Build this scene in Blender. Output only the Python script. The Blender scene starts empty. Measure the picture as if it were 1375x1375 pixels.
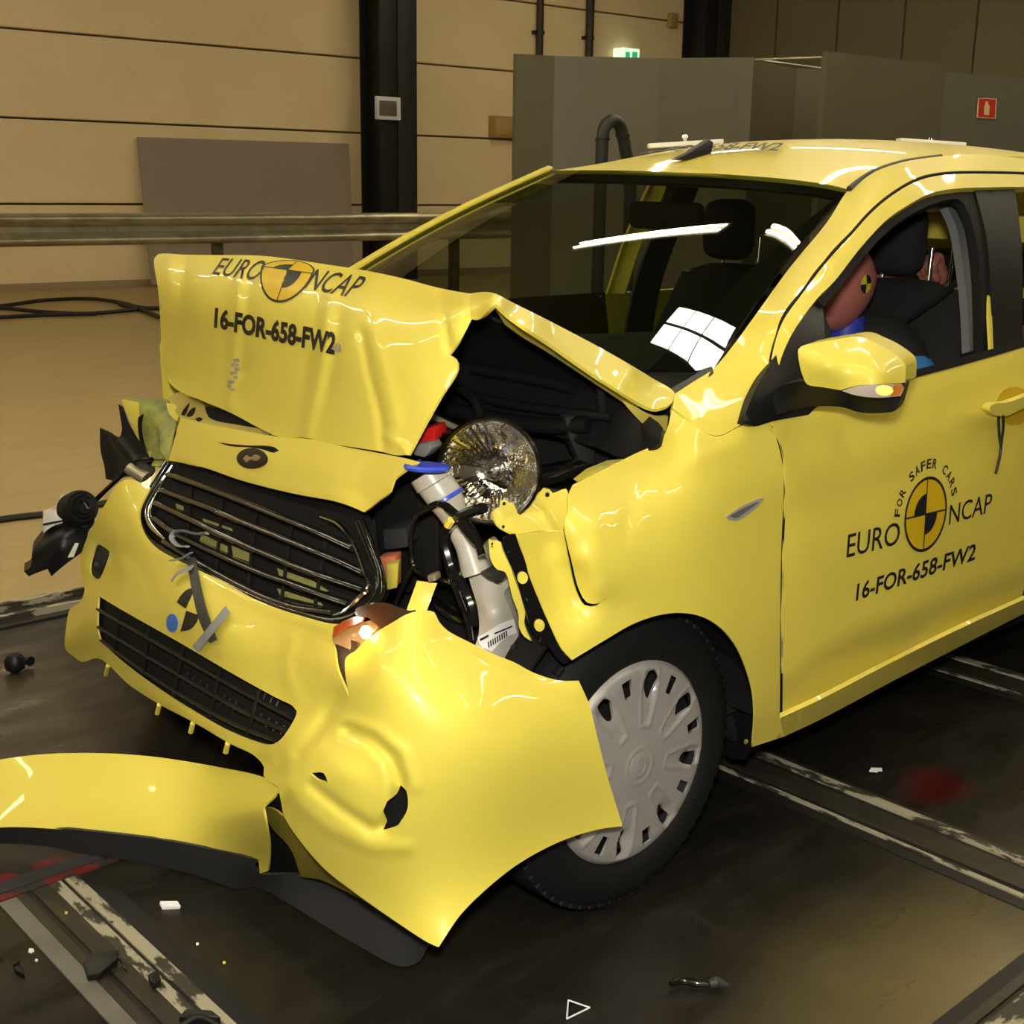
import bpy, bmesh, math, random
import numpy as np
from mathutils import Vector, Matrix
from mathutils.geometry import delaunay_2d_cdt
random.seed(7); np.random.seed(7)
SC = bpy.context.scene
COL = SC.collection

# ------------------------------------------------------------------ camera
# world: X = rearwards along the car, Y = across the car away from the viewer, Z = up; origin under the near front wheel
F = 1723.9; PITCH = .24817; ROLL = .014579; YAW = .7342
CAM = np.array([-1.62405, -1.40505, 1.30206])
_fw = np.array([math.sin(YAW)*math.cos(PITCH), math.cos(YAW)*math.cos(PITCH), -math.sin(PITCH)])
_rt = np.array([math.cos(YAW), -math.sin(YAW), 0.]); _up = np.cross(_rt, _fw)
_c, _s = math.cos(ROLL), math.sin(ROLL)
CR, CU = _c*_rt+_s*_up, -_s*_rt+_c*_up
cd = bpy.data.cameras.new('camera'); cam = bpy.data.objects.new('camera', cd); COL.objects.link(cam)
cd.sensor_width = 36; cd.lens = F/1375*36; cd.clip_start = .05; cd.clip_end = 200
cam.matrix_world = Matrix(((CR[0], CU[0], -_fw[0], CAM[0]), (CR[1], CU[1], -_fw[1], CAM[1]), (CR[2], CU[2], -_fw[2], CAM[2]), (0, 0, 0, 1)))
SC.camera = cam

# ------------------------------------------------------------------ light
SC.view_settings.view_transform = 'Standard'; SC.view_settings.look = 'None'
SC.view_settings.gamma = 1; SC.view_settings.use_curve_mapping = False
SC.view_settings.exposure = 0.0
wd = bpy.data.worlds.new('world'); SC.world = wd; wd.use_nodes = True
wd.node_tree.nodes['Background'].inputs[0].default_value = (1, .80, .52, 1)
wd.node_tree.nodes['Background'].inputs[1].default_value = .10
def area(name, loc, rot, sx, sy, power, col):
    l = bpy.data.lights.new(name, 'AREA'); l.shape = 'RECTANGLE'; l.size = sx; l.size_y = sy; l.energy = power; l.color = col
    o = bpy.data.objects.new(name, l); COL.objects.link(o); o.location = loc; o.rotation_euler = rot; return o
# the photographer's flash, just above the lens
fl = bpy.data.lights.new('camera_flash', 'SPOT'); fl.energy = 222; fl.color = (1, .95, .86); fl.shadow_soft_size = .05; fl.spot_size = 1.25; fl.spot_blend = .6
flo = bpy.data.objects.new('camera_flash', fl); COL.objects.link(flo)
flo.matrix_world = cam.matrix_world.copy(); flo.location = Vector(CAM+CU*.16-_fw*.05)
TUBE_P = 52.; FILM_P = 24.

# ------------------------------------------------------------------ geometry helpers
def ray(x, y):
    d = _fw*F+CR*(x-687.5)-CU*(y-687.5); return d/np.linalg.norm(d)
AX = {'X': 0, 'Y': 1, 'Z': 2}
def on(x, y, ax, v):
    d = ray(x, y); a = AX[ax]; return CAM+d*((v-CAM[a])/d[a])
def onp(x, y, p, n):
    d = ray(x, y); p = np.array(p, float); n = np.array(n, float); return CAM+d*(((p-CAM)@n)/(d@n))
def G(x, y, z=0.): return on(x, y, 'Z', z)
def proj(p):
    d = np.array(p, float)-CAM; z = d@_fw; return (687.5+F*(d@CR)/z, 687.5-F*(d@CU)/z)

def srgb(r, g, b):
    f = lambda c: (c/255/12.92) if c/255 <= .04045 else ((c/255+.055)/1.055)**2.4
    return (f(r), f(g), f(b))
MATS = {}
def mat(name, col, rough=.5, metal=0., coat=0., emit=None, es=0., noise=None, bump=None, trans=0., ior=1.45, spec=.5, alpha=1.):
    """noise=(scale, colour2, lo, hi[,stretch]) mixes a second colour; bump=(scale, strength)"""
    m = bpy.data.materials.new(name); m.use_nodes = True; nt = m.node_tree; b = nt.nodes['Principled BSDF']
    b.inputs['Base Color'].default_value = (*col, 1); b.inputs['Roughness'].default_value = rough; b.inputs['Metallic'].default_value = metal
    b.inputs['Coat Weight'].default_value = coat; b.inputs['Coat Roughness'].default_value = .03
    b.inputs['IOR'].default_value = ior; b.inputs['Specular IOR Level'].default_value = spec
    b.inputs['Transmission Weight'].default_value = trans; b.inputs['Alpha'].default_value = alpha
    if emit: b.inputs['Emission Color'].default_value = (*emit, 1); b.inputs['Emission Strength'].default_value = es
    tc = nt.nodes.new('ShaderNodeTexCoord')
    if noise:
        mp = nt.nodes.new('ShaderNodeMapping'); nt.links.new(tc.outputs['Object'], mp.inputs[0])
        if len(noise) > 4: mp.inputs['Scale'].default_value = noise[4]
        n = nt.nodes.new('ShaderNodeTexNoise'); n.inputs['Scale'].default_value = noise[0]; n.inputs['Detail'].default_value = 6; n.inputs['Roughness'].default_value = .62
        nt.links.new(mp.outputs[0], n.inputs['Vector'])
        r = nt.nodes.new('ShaderNodeValToRGB'); r.color_ramp.elements[0].position = noise[2]; r.color_ramp.elements[1].position = noise[3]
        r.color_ramp.elements[0].color = (*col, 1); r.color_ramp.elements[1].color = (*noise[1], 1)
        nt.links.new(n.outputs['Fac'], r.inputs[0]); nt.links.new(r.outputs[0], b.inputs['Base Color'])
    if bump:
        n = nt.nodes.new('ShaderNodeTexNoise'); n.inputs['Scale'].default_value = bump[0]; n.inputs['Detail'].default_value = 4
        nt.links.new(tc.outputs['Object'], n.inputs['Vector'])
        bp = nt.nodes.new('ShaderNodeBump'); bp.inputs['Strength'].default_value = bump[1]; bp.inputs['Distance'].default_value = .01
        nt.links.new(n.outputs['Fac'], bp.inputs['Height']); nt.links.new(bp.outputs[0], b.inputs['Normal'])
    MATS[name] = m; return m

M_yel = mat('yellow_paint', (.70, .59, .085), .40, coat=.42, spec=.35)
M_yin = mat('yellow_primer', (.55, .47, .07), .5, noise=(9, (.32, .36, .12), .42, .62))
M_blk = mat('black_plastic', (.006, .006, .006), .45, bump=(60, .05), spec=.4)
M_gls = mat('gloss_black', (.006, .006, .006), .12, coat=.5)
M_mat = mat('matt_black', (.007, .0065, .006), .8, spec=.25)
M_rub = mat('tyre_rubber', (.006, .006, .006), .7, spec=.3)
M_dgr = mat('dark_grey_plastic', (.024, .024, .023), .55, bump=(200, .1))
M_chr = mat('chrome', (.75, .74, .70), .12, metal=1)
M_chd = mat('dark_chrome', (.075, .070, .062), .25, metal=1)
M_sil = mat('silver_paint', (.46, .44, .41), .36, metal=.45, coat=.25)
M_whi = mat('white_plastic', (.72, .72, .70), .45)
M_res = mat('milky_plastic', (.42, .40, .335), .35, spec=.6)
M_blu = mat('blue_plastic', (.03, .07, .55), .3)
M_red = mat('red_plastic', (.55, .012, .012), .4)
M_ink = mat('black_print', (.010, .009, .008), .5)
M_inkY = mat('amber_print', (.62, .42, .008), .4)
M_gtape = mat('grey_tape', (.25, .26, .26), .55)
M_amb = mat('amber_lens', (.62, .20, .03), .15, coat=.6)
M_ambE = mat('amber_glow', (1, .4, .05), .3, emit=(1, .40, .04), es=5)
M_bulb = mat('bulb_glow', (1, .7, .3), .3, emit=(1, .60, .16), es=24)
M_scr = mat('bare_scrape', (.30, .32, .36), .5, metal=.3, noise=(60, (.60, .50, .1), .45, .6))

def link(o, parent=None):
    COL.objects.link(o)
    if parent is not None:
        o.parent = parent
        o.matrix_parent_inverse = Matrix.Translation(-Vector(ROOT.get(parent.name, (0, 0, 0))))
    return o
ROOT = {}
def meshobj(name, verts, faces, m, parent=None, smooth=True, sharp=None):
    me = bpy.data.meshes.new(name); me.from_pydata([tuple(map(float, v)) for v in verts], [], [tuple(int(i) for i in f) for f in faces])
    me.materials.append(m); me.polygons.foreach_set('use_smooth', [smooth]*len(me.polygons)); me.update()
    o = bpy.data.objects.new(name, me); return link(o, parent)
def autosmooth(o, deg=35):
    me = o.data; bm = bmesh.new(); bm.from_mesh(me); lim = math.radians(deg)
    for e in bm.edges: e.smooth = not (len(e.link_faces) != 2 or e.calc_face_angle(0) > lim)
    for f in bm.faces: f.smooth = True
    bm.to_mesh(me); bm.free(); return o
def tag(o, label=None, cat=None, group=None, kind=None):
    if label: o['label'] = label
    if cat: o['category'] = cat
    if group: o['group'] = group
    if kind: o['kind'] = kind
    return o
def thing(name, label, cat, loc=(0, 0, 0), group=None):
    o = bpy.data.objects.new(name, None); COL.objects.link(o); o.location = loc; o.empty_display_size = .1
    ROOT[o.name] = tuple(loc); return tag(o, label, cat, group)

def cr(pts, step, closed=True):
    """Catmull-Rom through points; a point (x, y, 1) is a sharp corner"""
    n = len(pts); out = []
    P = [np.array(p[:2], float) for p in pts]; K = [len(p) > 2 and p[2] == 1 for p in pts]
    for i in range(n if closed else n-1):
        a, b = P[i], P[(i+1) % n]
        p0 = P[i-1] if (i > 0 or closed) and not K[i] else a-(b-a)
        p3 = P[(i+2) % n] if (i+2 < n or closed) and not K[(i+1) % n] else b+(b-a)
        L = np.linalg.norm(b-a); k = max(1, int(round(L/step)))
        t0 = 0; t1 = max(np.linalg.norm(a-p0), 1e-6)**.5; t2 = t1+max(L, 1e-6)**.5; t3 = t2+max(np.linalg.norm(p3-b), 1e-6)**.5
        for j in range(k):
            t = t1+(t2-t1)*j/k
            A1 = (t1-t)/(t1-t0)*p0+(t-t0)/(t1-t0)*a; A2 = (t2-t)/(t2-t1)*a+(t-t1)/(t2-t1)*b; A3 = (t3-t)/(t3-t2)*b+(t-t2)/(t3-t2)*p3
            B1 = (t2-t)/(t2-t0)*A1+(t-t0)/(t2-t0)*A2; B2 = (t3-t)/(t3-t1)*A2+(t-t1)/(t3-t1)*A3
            out.append((t2-t)/(t2-t1)*B1+(t-t1)/(t2-t1)*B2)
    if not closed: out.append(P[-1])
    return np.array(out)
def inside(pts, poly):
    x, y = pts[:, 0], pts[:, 1]; r = np.zeros(len(pts), bool); n = len(poly); j = n-1
    for i in range(n):
        xi, yi = poly[i]; xj, yj = poly[j]
        c = ((yi > y) != (yj > y)) & (x < (xj-xi)*(y-yi)/((yj-yi) if yj != yi else 1e-12)+xi); r ^= c; j = i
    return r
def polydist(pts, poly, closed=True):
    d = np.full(len(pts), 1e9); n = len(poly)
    for i in range(n if closed else n-1):
        a, b = poly[i], poly[(i+1) % n]; ab = b-a; t = np.clip(((pts-a)@ab)/max(ab@ab, 1e-9), 0, 1)
        d = np.minimum(d, np.linalg.norm(pts-(a+t[:, None]*ab), axis=1))
    return d

class Surf:
    """smooth sheet in space: inverse distance along the sight line is a thin-plate spline through measured points"""
    def __init__(s, ctrl, bumps=(), lam=1e-4):
        P = []; q = []
        for c in ctrl:
            if c[2] == 'P': p = np.array(c[3], float); x, y = proj(p); P.append((x, y)); q.append(1/np.linalg.norm(p-CAM))
            else: P.append(c[:2]); q.append(1/np.linalg.norm(on(c[0], c[1], c[2], c[3])-CAM))
        s.P = np.array(P, float)/100; q = np.array(q); n = len(P)
        A = np.zeros((n+3, n+3)); A[:n, :n] = s.U(s.P, s.P)+lam*np.eye(n)
        A[:n, n] = 1; A[:n, n+1:] = s.P; A[n, :n] = 1; A[n+1:, :n] = s.P.T
        s.w = np.linalg.lstsq(A, np.concatenate([q, np.zeros(3)]), rcond=None)[0]; s.bumps = bumps
    def U(s, a, b):
        r2 = ((a[:, None, :]-b[None])**2).sum(-1); return .5*r2*np.log(np.maximum(r2, 1e-12))
    def pts(s, xy, lift=0.):
        xy = np.atleast_2d(np.array(xy, float)); a = xy/100; n = len(s.P)
        q = s.U(a, s.P)@s.w[:n]+s.w[n]+a@s.w[n+1:]
        D = _fw*F+np.outer(xy[:, 0]-687.5, CR)-np.outer(xy[:, 1]-687.5, CU); D /= np.linalg.norm(D, axis=1)[:, None]
        t = 1/q-lift
        for b in s.bumps:
            if b[0] == 'g':        # round bump: x, y, rx, ry, angle, height towards the viewer
                _, x, y, rx, ry, an, h = b; dx, dy = xy[:, 0]-x, xy[:, 1]-y; an = math.radians(an)
                u = dx*math.cos(an)+dy*math.sin(an); v = -dx*math.sin(an)+dy*math.cos(an); t = t-h*np.exp(-(u/rx)**2-(v/ry)**2)
            elif b[0] == 'p':      # recess: polygon, edge width, height
                _, pl, w, h = b; pg = cr(pl, 8); ii = inside(xy, pg); d = np.clip(polydist(xy, pg)/w, 0, 1); t = t-np.where(ii, h*d*d*(3-2*d), 0)
            else:                  # fold along a polyline: points, width, height
                _, pl, w, h = b; d = polydist(xy, np.array(pl, float), False); t = t-h*np.exp(-(d/w)**2)
        return CAM+D*t[:, None]

def panel(name, outline, surf, m, parent=None, holes=(), sp=9, thick=.003, vec=None, smooth_outline=True, lift=0., label=None, keep_shape=False):
    loops = [cr(outline, sp) if smooth_outline else np.array([p[:2] for p in outline], float)]+[cr(h, sp) for h in holes]
    V = []; E = []
    for L in loops:
        b = len(V); V += [tuple(p) for p in L]; E += [(b+i, b+(i+1) % len(L)) for i in range(len(L))]
    x0, y0 = loops[0].min(0); x1, y1 = loops[0].max(0); g = []
    ny = int((y1-y0)/(sp*.87))+1
    for j in range(ny):
        yy = y0+(j+.5)*sp*.87
        for xx in np.arange(x0+(sp*.5 if j % 2 else 0), x1, sp): g.append((xx, yy))
    g = np.array(g) if g else np.zeros((0, 2))
    def ins(p):
        r = inside(p, loops[0])
        for L in loops[1:]: r &= ~inside(p, L)
        return r
    if len(g):
        g = g[ins(g)]
        for L in loops:
            if len(g): g = g[polydist(g, L) > sp*.45]
    V += [tuple(p) for p in g]
    r = delaunay_2d_cdt([Vector(v) for v in V], E, [], 0, 1e-4)
    v2 = np.array([(p.x, p.y) for p in r[0]]); T = np.array(r[2]); cen = v2[T].mean(1); T = T[ins(cen)]
    used = np.unique(T); re = -np.ones(len(v2), int); re[used] = np.arange(len(used)); v2 = v2[used]; T = re[T]
    P = surf.pts(v2, lift)
    # face the camera
    nr = np.cross(P[T[:, 1]]-P[T[:, 0]], P[T[:, 2]]-P[T[:, 0]]); flip = (nr*(P[T[:, 0]]-CAM)).sum(1) > 0
    T[flip] = T[flip][:, ::-1]; nr[flip] *= -1
    N = np.zeros_like(P)
    for k in range(3): np.add.at(N, T[:, k], nr)
    N /= np.maximum(np.linalg.norm(N, axis=1), 1e-12)[:, None]
    return shellmesh(name, P, T, (P+np.array(vec)) if vec is not None else P-N*thick, m, parent, label)
def shellmesh(name, P, T, B, m, parent, label=None):
    n = len(P); ed = {}
    for f in T:
        for a, b in ((f[0], f[1]), (f[1], f[2]), (f[2], f[0])): ed[(a, b)] = 1
    bd = [e for e in ed if (e[1], e[0]) not in ed]
    verts = [*P, *B]; faces = [tuple(f) for f in T]+[tuple(n+i for i in f[::-1]) for f in T]
    mp = {}
    for a, b in bd:
        for i in (a, b):
            if i not in mp: mp[i] = len(verts); verts += [P[i], B[i]]
        faces.append((mp[b], mp[a], mp[a]+1, mp[b]+1))
    o = meshobj(name, verts, faces, m, parent)
    if label: o['label'] = label
    return o

def tube(name, pts, r, m, parent=None, seg=8, step=None, flat=1., world=True, closed_ends=True):
    P = [np.array(p, float) for p in pts]; S = []; R = r if isinstance(r, (list, tuple)) else [r]*len(P)
    n = len(P); k = 5 if n > 2 else 1; rr = []
    for i in range(n-1):
        a, b = P[i], P[i+1]; p0 = P[i-1] if i > 0 else 2*a-b; p3 = P[i+2] if i+2 < n else 2*b-a
        for j in range(k):
            t = j/k; S.append(.5*((2*a)+(-p0+b)*t+(2*p0-5*a+4*b-p3)*t*t+(-p0+3*a-3*b+p3)*t**3)); rr.append(R[i]+(R[i+1]-R[i])*t)
    S.append(P[-1]); rr.append(R[-1]); S = np.array(S)
    V = []; Fc = []; nrm = None
    for i, p in enumerate(S):
        t = S[min(i+1, len(S)-1)]-S[max(i-1, 0)]; t = t/max(np.linalg.norm(t), 1e-9)
        if nrm is None: nrm = np.cross(t, (0, 0, 1.)); nrm = nrm if np.linalg.norm(nrm) > 1e-3 else np.array((1., 0, 0))
        nrm = nrm-t*(nrm@t); nrm /= max(np.linalg.norm(nrm), 1e-9); bn = np.cross(t, nrm)
        for j in range(seg):
            a = 2*math.pi*j/seg; V.append(p+rr[i]*(math.cos(a)*nrm+flat*math.sin(a)*bn))
    for i in range(len(S)-1):
        for j in range(seg):
            Fc.append((i*seg+j, i*seg+(j+1) % seg, (i+1)*seg+(j+1) % seg, (i+1)*seg+j))
    Fc.append(tuple(range(seg))[::-1]); Fc.append(tuple((len(S)-1)*seg+j for j in range(seg)))
    return autosmooth(meshobj(name, V, Fc, m, parent), 50)
def ptube(name, pp, r, m, parent=None, **k):  # points (px, py, axis, value)
    return tube(name, [on(*p) for p in pp], r, m, parent, **k)
def lathe(name, prof, m, parent=None, seg=48, M=None, cap=False):
    """profile (radius, height) around local z, placed by matrix M"""
    V = []; Fc = []
    for r, h in prof:
        for j in range(seg): a = 2*math.pi*j/seg; V.append((r*math.cos(a), r*math.sin(a), h))
    for i in range(len(prof)-1):
        for j in range(seg): Fc.append((i*seg+j, i*seg+(j+1) % seg, (i+1)*seg+(j+1) % seg, (i+1)*seg+j))
    if cap: Fc.append(tuple(range(seg))[::-1]); Fc.append(tuple((len(prof)-1)*seg+j for j in range(seg)))
    if M is not None: V = [M@Vector(v) for v in V]
    return autosmooth(meshobj(name, V, Fc, m, parent), 40)
def box(name, a, b, m, parent=None, bev=.004, M=None, seg=2):
    bm = bmesh.new(); bmesh.ops.create_cube(bm, size=1); a = Vector(a); b = Vector(b); c = (a+b)/2; d = b-a
    for v in bm.verts: v.co = Vector((v.co.x*d.x+c.x, v.co.y*d.y+c.y, v.co.z*d.z+c.z))
    if bev: bmesh.ops.bevel(bm, geom=list(bm.edges), offset=min(bev, .45*min(abs(d.x), abs(d.y), abs(d.z))), segments=seg, affect='EDGES', profile=.5)
    if M is not None: bm.transform(M)
    me = bpy.data.meshes.new(name); bm.to_mesh(me); bm.free(); me.materials.append(m)
    o = bpy.data.objects.new(name, me); link(o, parent)
    return autosmooth(o, 30) if bev else o
def prism(name, poly, vec, m, parent=None, bev=0.):
    """closed solid: polygon of 3D points swept along vec"""
    P = [np.array(p, float) for p in poly]; n = len(P); vec = np.array(vec, float)
    V = P+[p+vec for p in P]; nr = sum(np.cross(P[i]-P[0], P[(i+1) % n]-P[0]) for i in range(1, n-1))
    if nr@vec > 0: V = [p+vec for p in P]+P
    Fc = [tuple(range(n)), tuple(range(2*n-1, n-1, -1))]+[(i, n+i, n+(i+1) % n, (i+1) % n) for i in range(n)]
    me = bpy.data.meshes.new(name); bm = bmesh.new(); vs = [bm.verts.new(v) for v in V]
    for f in Fc:
        try: bm.faces.new([vs[i] for i in f])
        except ValueError: pass
    bmesh.ops.recalc_face_normals(bm, faces=bm.faces)
    if bev: bmesh.ops.bevel(bm, geom=list(bm.edges), offset=bev, segments=2, affect='EDGES', profile=.5, clamp_overlap=True)
    bm.to_mesh(me); bm.free(); me.materials.append(m)
    o = bpy.data.objects.new(name, me); link(o, parent)
    return autosmooth(o, 30)
def pprism(name, poly, ax, v, vec, m, parent=None, bev=0.):
    return prism(name, [on(p[0], p[1], ax, v) for p in poly], vec, m, parent, bev)
def grid(name, fn, nu, nv, m, parent=None, thick=.004, vec=None):
    """fn(u, v) in 0..1 -> point; shell with thickness"""
    P = np.array([fn(i/nu, j/nv) for j in range(nv+1) for i in range(nu+1)], float); T = []
    for j in range(nv):
        for i in range(nu):
            a = j*(nu+1)+i; T += [(a, a+1, a+nu+2), (a, a+nu+2, a+nu+1)]
    T = np.array(T); nr = np.cross(P[T[:, 1]]-P[T[:, 0]], P[T[:, 2]]-P[T[:, 0]]); N = np.zeros_like(P)
    for k in range(3): np.add.at(N, T[:, k], nr)
    N /= np.maximum(np.linalg.norm(N, axis=1), 1e-12)[:, None]
    return shellmesh(name, P, T, (P+np.array(vec)) if vec is not None else P-N*thick, m, parent)
def bilerp_grid(rows):
    """rows of control points -> smooth fn(u, v)"""
    R = np.array(rows, float)
    def c1(A, t):
        n = len(A)-1; x = min(max(t*n, 0), n-1e-9); i = int(x); f = x-i
        p1, p2 = A[i], A[i+1]; p0 = A[i-1] if i > 0 else 2*p1-p2; p3 = A[i+2] if i+2 <= n else 2*p2-p1
        return .5*((2*p1)+(-p0+p2)*f+(2*p0-5*p1+4*p2-p3)*f*f+(-p0+3*p1-3*p2+p3)*f**3)
    return lambda u, v: c1(np.array([c1(r, u) for r in R]), v)

def text_verts(s, bold=0., shear=0., space=1.):
    cu = bpy.data.curves.new('txt', 'FONT'); cu.body = s; cu.offset = bold; cu.resolution_u = 3; cu.shear = shear; cu.space_character = space
    o = bpy.data.objects.new('txt', cu); COL.objects.link(o); dg = bpy.context.evaluated_depsgraph_get(); me = bpy.data.meshes.new_from_object(o.evaluated_get(dg))
    V = np.array([v.co[:2] for v in me.vertices]); Fc = [tuple(p.vertices) for p in me.polygons]
    bpy.data.objects.remove(o); bpy.data.curves.remove(cu); bpy.data.meshes.remove(me)
    V -= V.min(0); V /= V.max(0); return V, Fc
def flatmesh(name, V2, Fc, fn, m, parent, cuts=0):
    """2D mesh subdivided then mapped by fn"""
    bm = bmesh.new(); vs = [bm.verts.new((v[0], v[1], 0)) for v in V2]
    for f in Fc:
        try: bm.faces.new([vs[i] for i in f])
        except ValueError: pass
    bmesh.ops.remove_doubles(bm, verts=bm.verts, dist=1e-5)
    bmesh.ops.triangulate(bm, faces=bm.faces)
    for _ in range(cuts): bmesh.ops.subdivide_edges(bm, edges=bm.edges, cuts=1)
    bmesh.ops.triangulate(bm, faces=bm.faces)
    V = np.array([v.co[:2] for v in bm.verts]); bm.verts.index_update(); F2 = np.array([[v.index for v in f.verts] for f in bm.faces]); bm.free()
    P = fn(V); nr = np.cross(P[F2[:, 1]]-P[F2[:, 0]], P[F2[:, 2]]-P[F2[:, 0]]); fl_ = (nr*(P[F2[:, 0]]-CAM)).sum(1) > 0; F2[fl_] = F2[fl_][:, ::-1]
    return meshobj(name, P, F2, m, parent)
def quadmap(q, surf, lift):
    q = np.array(q, float)  # bl, br, tr, tl in pixels
    def fn(V):
        u, v = V[:, :1], V[:, 1:]; return surf.pts((1-u)*(1-v)*q[0]+u*(1-v)*q[1]+u*v*q[2]+(1-u)*v*q[3], lift)
    return fn
def decal_text(name, s, quad, surf, m, parent, bold=0., cuts=1, lift=.002, shear=0.):
    V, Fc = text_verts(s, bold, shear); return flatmesh(name, V, Fc, quadmap(quad, surf, lift), m, parent, cuts)
def ellipse_poly(cx, cy, rx, ry, n=28, a0=0, a1=360):
    return [(cx+rx*math.cos(math.radians(a0+(a1-a0)*i/n)), cy+ry*math.sin(math.radians(a0+(a1-a0)*i/n))) for i in range(n)]

# ------------------------------------------------------------------ the hall
def floor_material():
    m = mat('floor_plates', (.0085, .0078, .0068), .34, noise=(1.3, (.022, .018, .011), .40, .75), spec=.45)
    nt = m.node_tree; b = nt.nodes['Principled BSDF']
    tc = nt.nodes.new('ShaderNodeTexCoord')
    def noise(scale, st, lo, hi):
        mp = nt.nodes.new('ShaderNodeMapping'); mp.inputs['Scale'].default_value = st; nt.links.new(tc.outputs['Object'], mp.inputs[0])
        n = nt.nodes.new('ShaderNodeTexNoise'); n.inputs['Scale'].default_value = scale; n.inputs['Detail'].default_value = 8; nt.links.new(mp.outputs[0], n.inputs['Vector'])
        r = nt.nodes.new('ShaderNodeMapRange'); r.inputs['From Min'].default_value = lo; r.inputs['From Max'].default_value = hi; nt.links.new(n.outputs['Fac'], r.inputs[0]); return r.outputs[0]
    def mix(a, col, fac):
        x = nt.nodes.new('ShaderNodeMix'); x.data_type = 'RGBA'; nt.links.new(fac, x.inputs[0]); nt.links.new(a, x.inputs[6]); x.inputs[7].default_value = (*col, 1); return x.outputs[2]
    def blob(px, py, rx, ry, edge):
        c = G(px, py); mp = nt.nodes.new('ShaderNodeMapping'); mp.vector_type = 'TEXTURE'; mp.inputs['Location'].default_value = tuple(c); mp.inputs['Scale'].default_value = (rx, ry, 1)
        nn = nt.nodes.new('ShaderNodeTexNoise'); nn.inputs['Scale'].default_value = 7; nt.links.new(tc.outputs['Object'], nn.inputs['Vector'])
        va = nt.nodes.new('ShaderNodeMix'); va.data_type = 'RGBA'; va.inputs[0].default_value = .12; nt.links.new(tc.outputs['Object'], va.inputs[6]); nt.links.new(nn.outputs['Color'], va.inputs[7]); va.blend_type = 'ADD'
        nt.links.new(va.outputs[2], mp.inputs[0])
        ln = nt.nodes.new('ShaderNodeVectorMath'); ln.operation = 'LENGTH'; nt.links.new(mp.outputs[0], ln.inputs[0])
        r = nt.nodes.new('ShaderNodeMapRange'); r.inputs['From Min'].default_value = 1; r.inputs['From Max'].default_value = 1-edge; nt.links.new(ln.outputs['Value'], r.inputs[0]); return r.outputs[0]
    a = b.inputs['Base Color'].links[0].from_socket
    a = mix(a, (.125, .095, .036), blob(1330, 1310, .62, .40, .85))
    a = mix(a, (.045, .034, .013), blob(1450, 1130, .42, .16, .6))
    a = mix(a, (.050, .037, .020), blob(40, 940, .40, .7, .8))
    a = mix(a, (.050, .006, .005), blob(1245, 1035, .13, .10, .6))
    a = mix(a, (.040, .034, .024), noise(5, (1.5, 6, 1), .55, 1.15))
    a = mix(a, (.05, .043, .032), noise(26, (1, .12, 1), .62, 1.1))
    nt.links.new(a, b.inputs['Base Color'])
    r = noise(4, (1, 3, 1), .3, .7); mr = nt.nodes.new('ShaderNodeMapRange'); mr.inputs['To Min'].default_value = .22; mr.inputs['To Max'].default_value = .50
    nt.links.new(r, mr.inputs[0]); nt.links.new(mr.outputs[0], b.inputs['Roughness']); return m
M_floor = floor_material()
M_beige = mat('beige_floor', (.37, .275, .120), .5, noise=(2.2, (.315, .23, .095), .35, .75, (1, 5, 1)))
M_cream = mat('cream_wall_panel', (.82, .66, .38), .75, noise=(1.2, (.76, .60, .335), .35, .7))
M_joint = mat('panel_joint', (.22, .16, .08), .9)
M_steel = mat('black_steel', (.008, .007, .006), .6)
M_greyp = mat('grey_partition', (.100, .088, .050), .5, noise=(.8, (.085, .074, .040), .4, .7))
M_greyl = mat('pale_grey_partition', (.125, .115, .080), .30)
M_corr = mat('dim_cladding', (.13, .105, .055), .7)
M_board = mat('grey_brown_board', (.29, .23, .165), .7)
M_galv = mat('galvanised', (.44, .41, .29), .32, metal=.6, noise=(3, (.28, .25, .16), .4, .65))
M_railm = mat('rail_steel', (.034, .030, .021), .5, metal=.3, noise=(9, (.060, .050, .032), .5, .7, (8, 1, 1)))
M_wornw = mat('worn_white_paint', (.34, .31, .22), .6, noise=(24, (.035, .030, .019), .50, .54, (1, .30, 1)))
M_wornx = mat('worn_white_paint_x', (.34, .31, .22), .6, noise=(24, (.035, .030, .019), .48, .53, (.30, 1, 1)))
M_wornr = mat('worn_red_paint', (.13, .010, .008), .6, noise=(20, (.022, .019, .014), .47, .53))
M_tapeg = mat('floor_tape', (.15, .145, .125), .5, noise=(14, (.11, .105, .088), .4, .7))

def slab(name, x0, x1, y0, y1, z0, z1, m, parent=None): return box(name, (x0, y0, z0), (x1, y1, z1), m, parent, bev=0)
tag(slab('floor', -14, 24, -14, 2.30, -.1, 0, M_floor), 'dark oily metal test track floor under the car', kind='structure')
tag(slab('floor_beige', -14, 24, 2.52, 22, -.1, .0, M_beige), 'beige painted hall floor beyond the track', kind='structure')
kb = tag(slab('trim_1', -14, 24, 2.30, 2.52, -.1, -.012, M_railm), 'steel edge channel between dark track and beige floor', kind='structure')
slab('edge_strip', -14, 24, 2.495, 2.52, -.012, .012, M_wornx, kb); slab('edge_strip', -14, 24, 2.30, 2.315, -.012, .006, M_steel, kb); slab('edge_strip', -14, 24, 2.39, 2.41, -.012, .008, M_wornx, kb)

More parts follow.
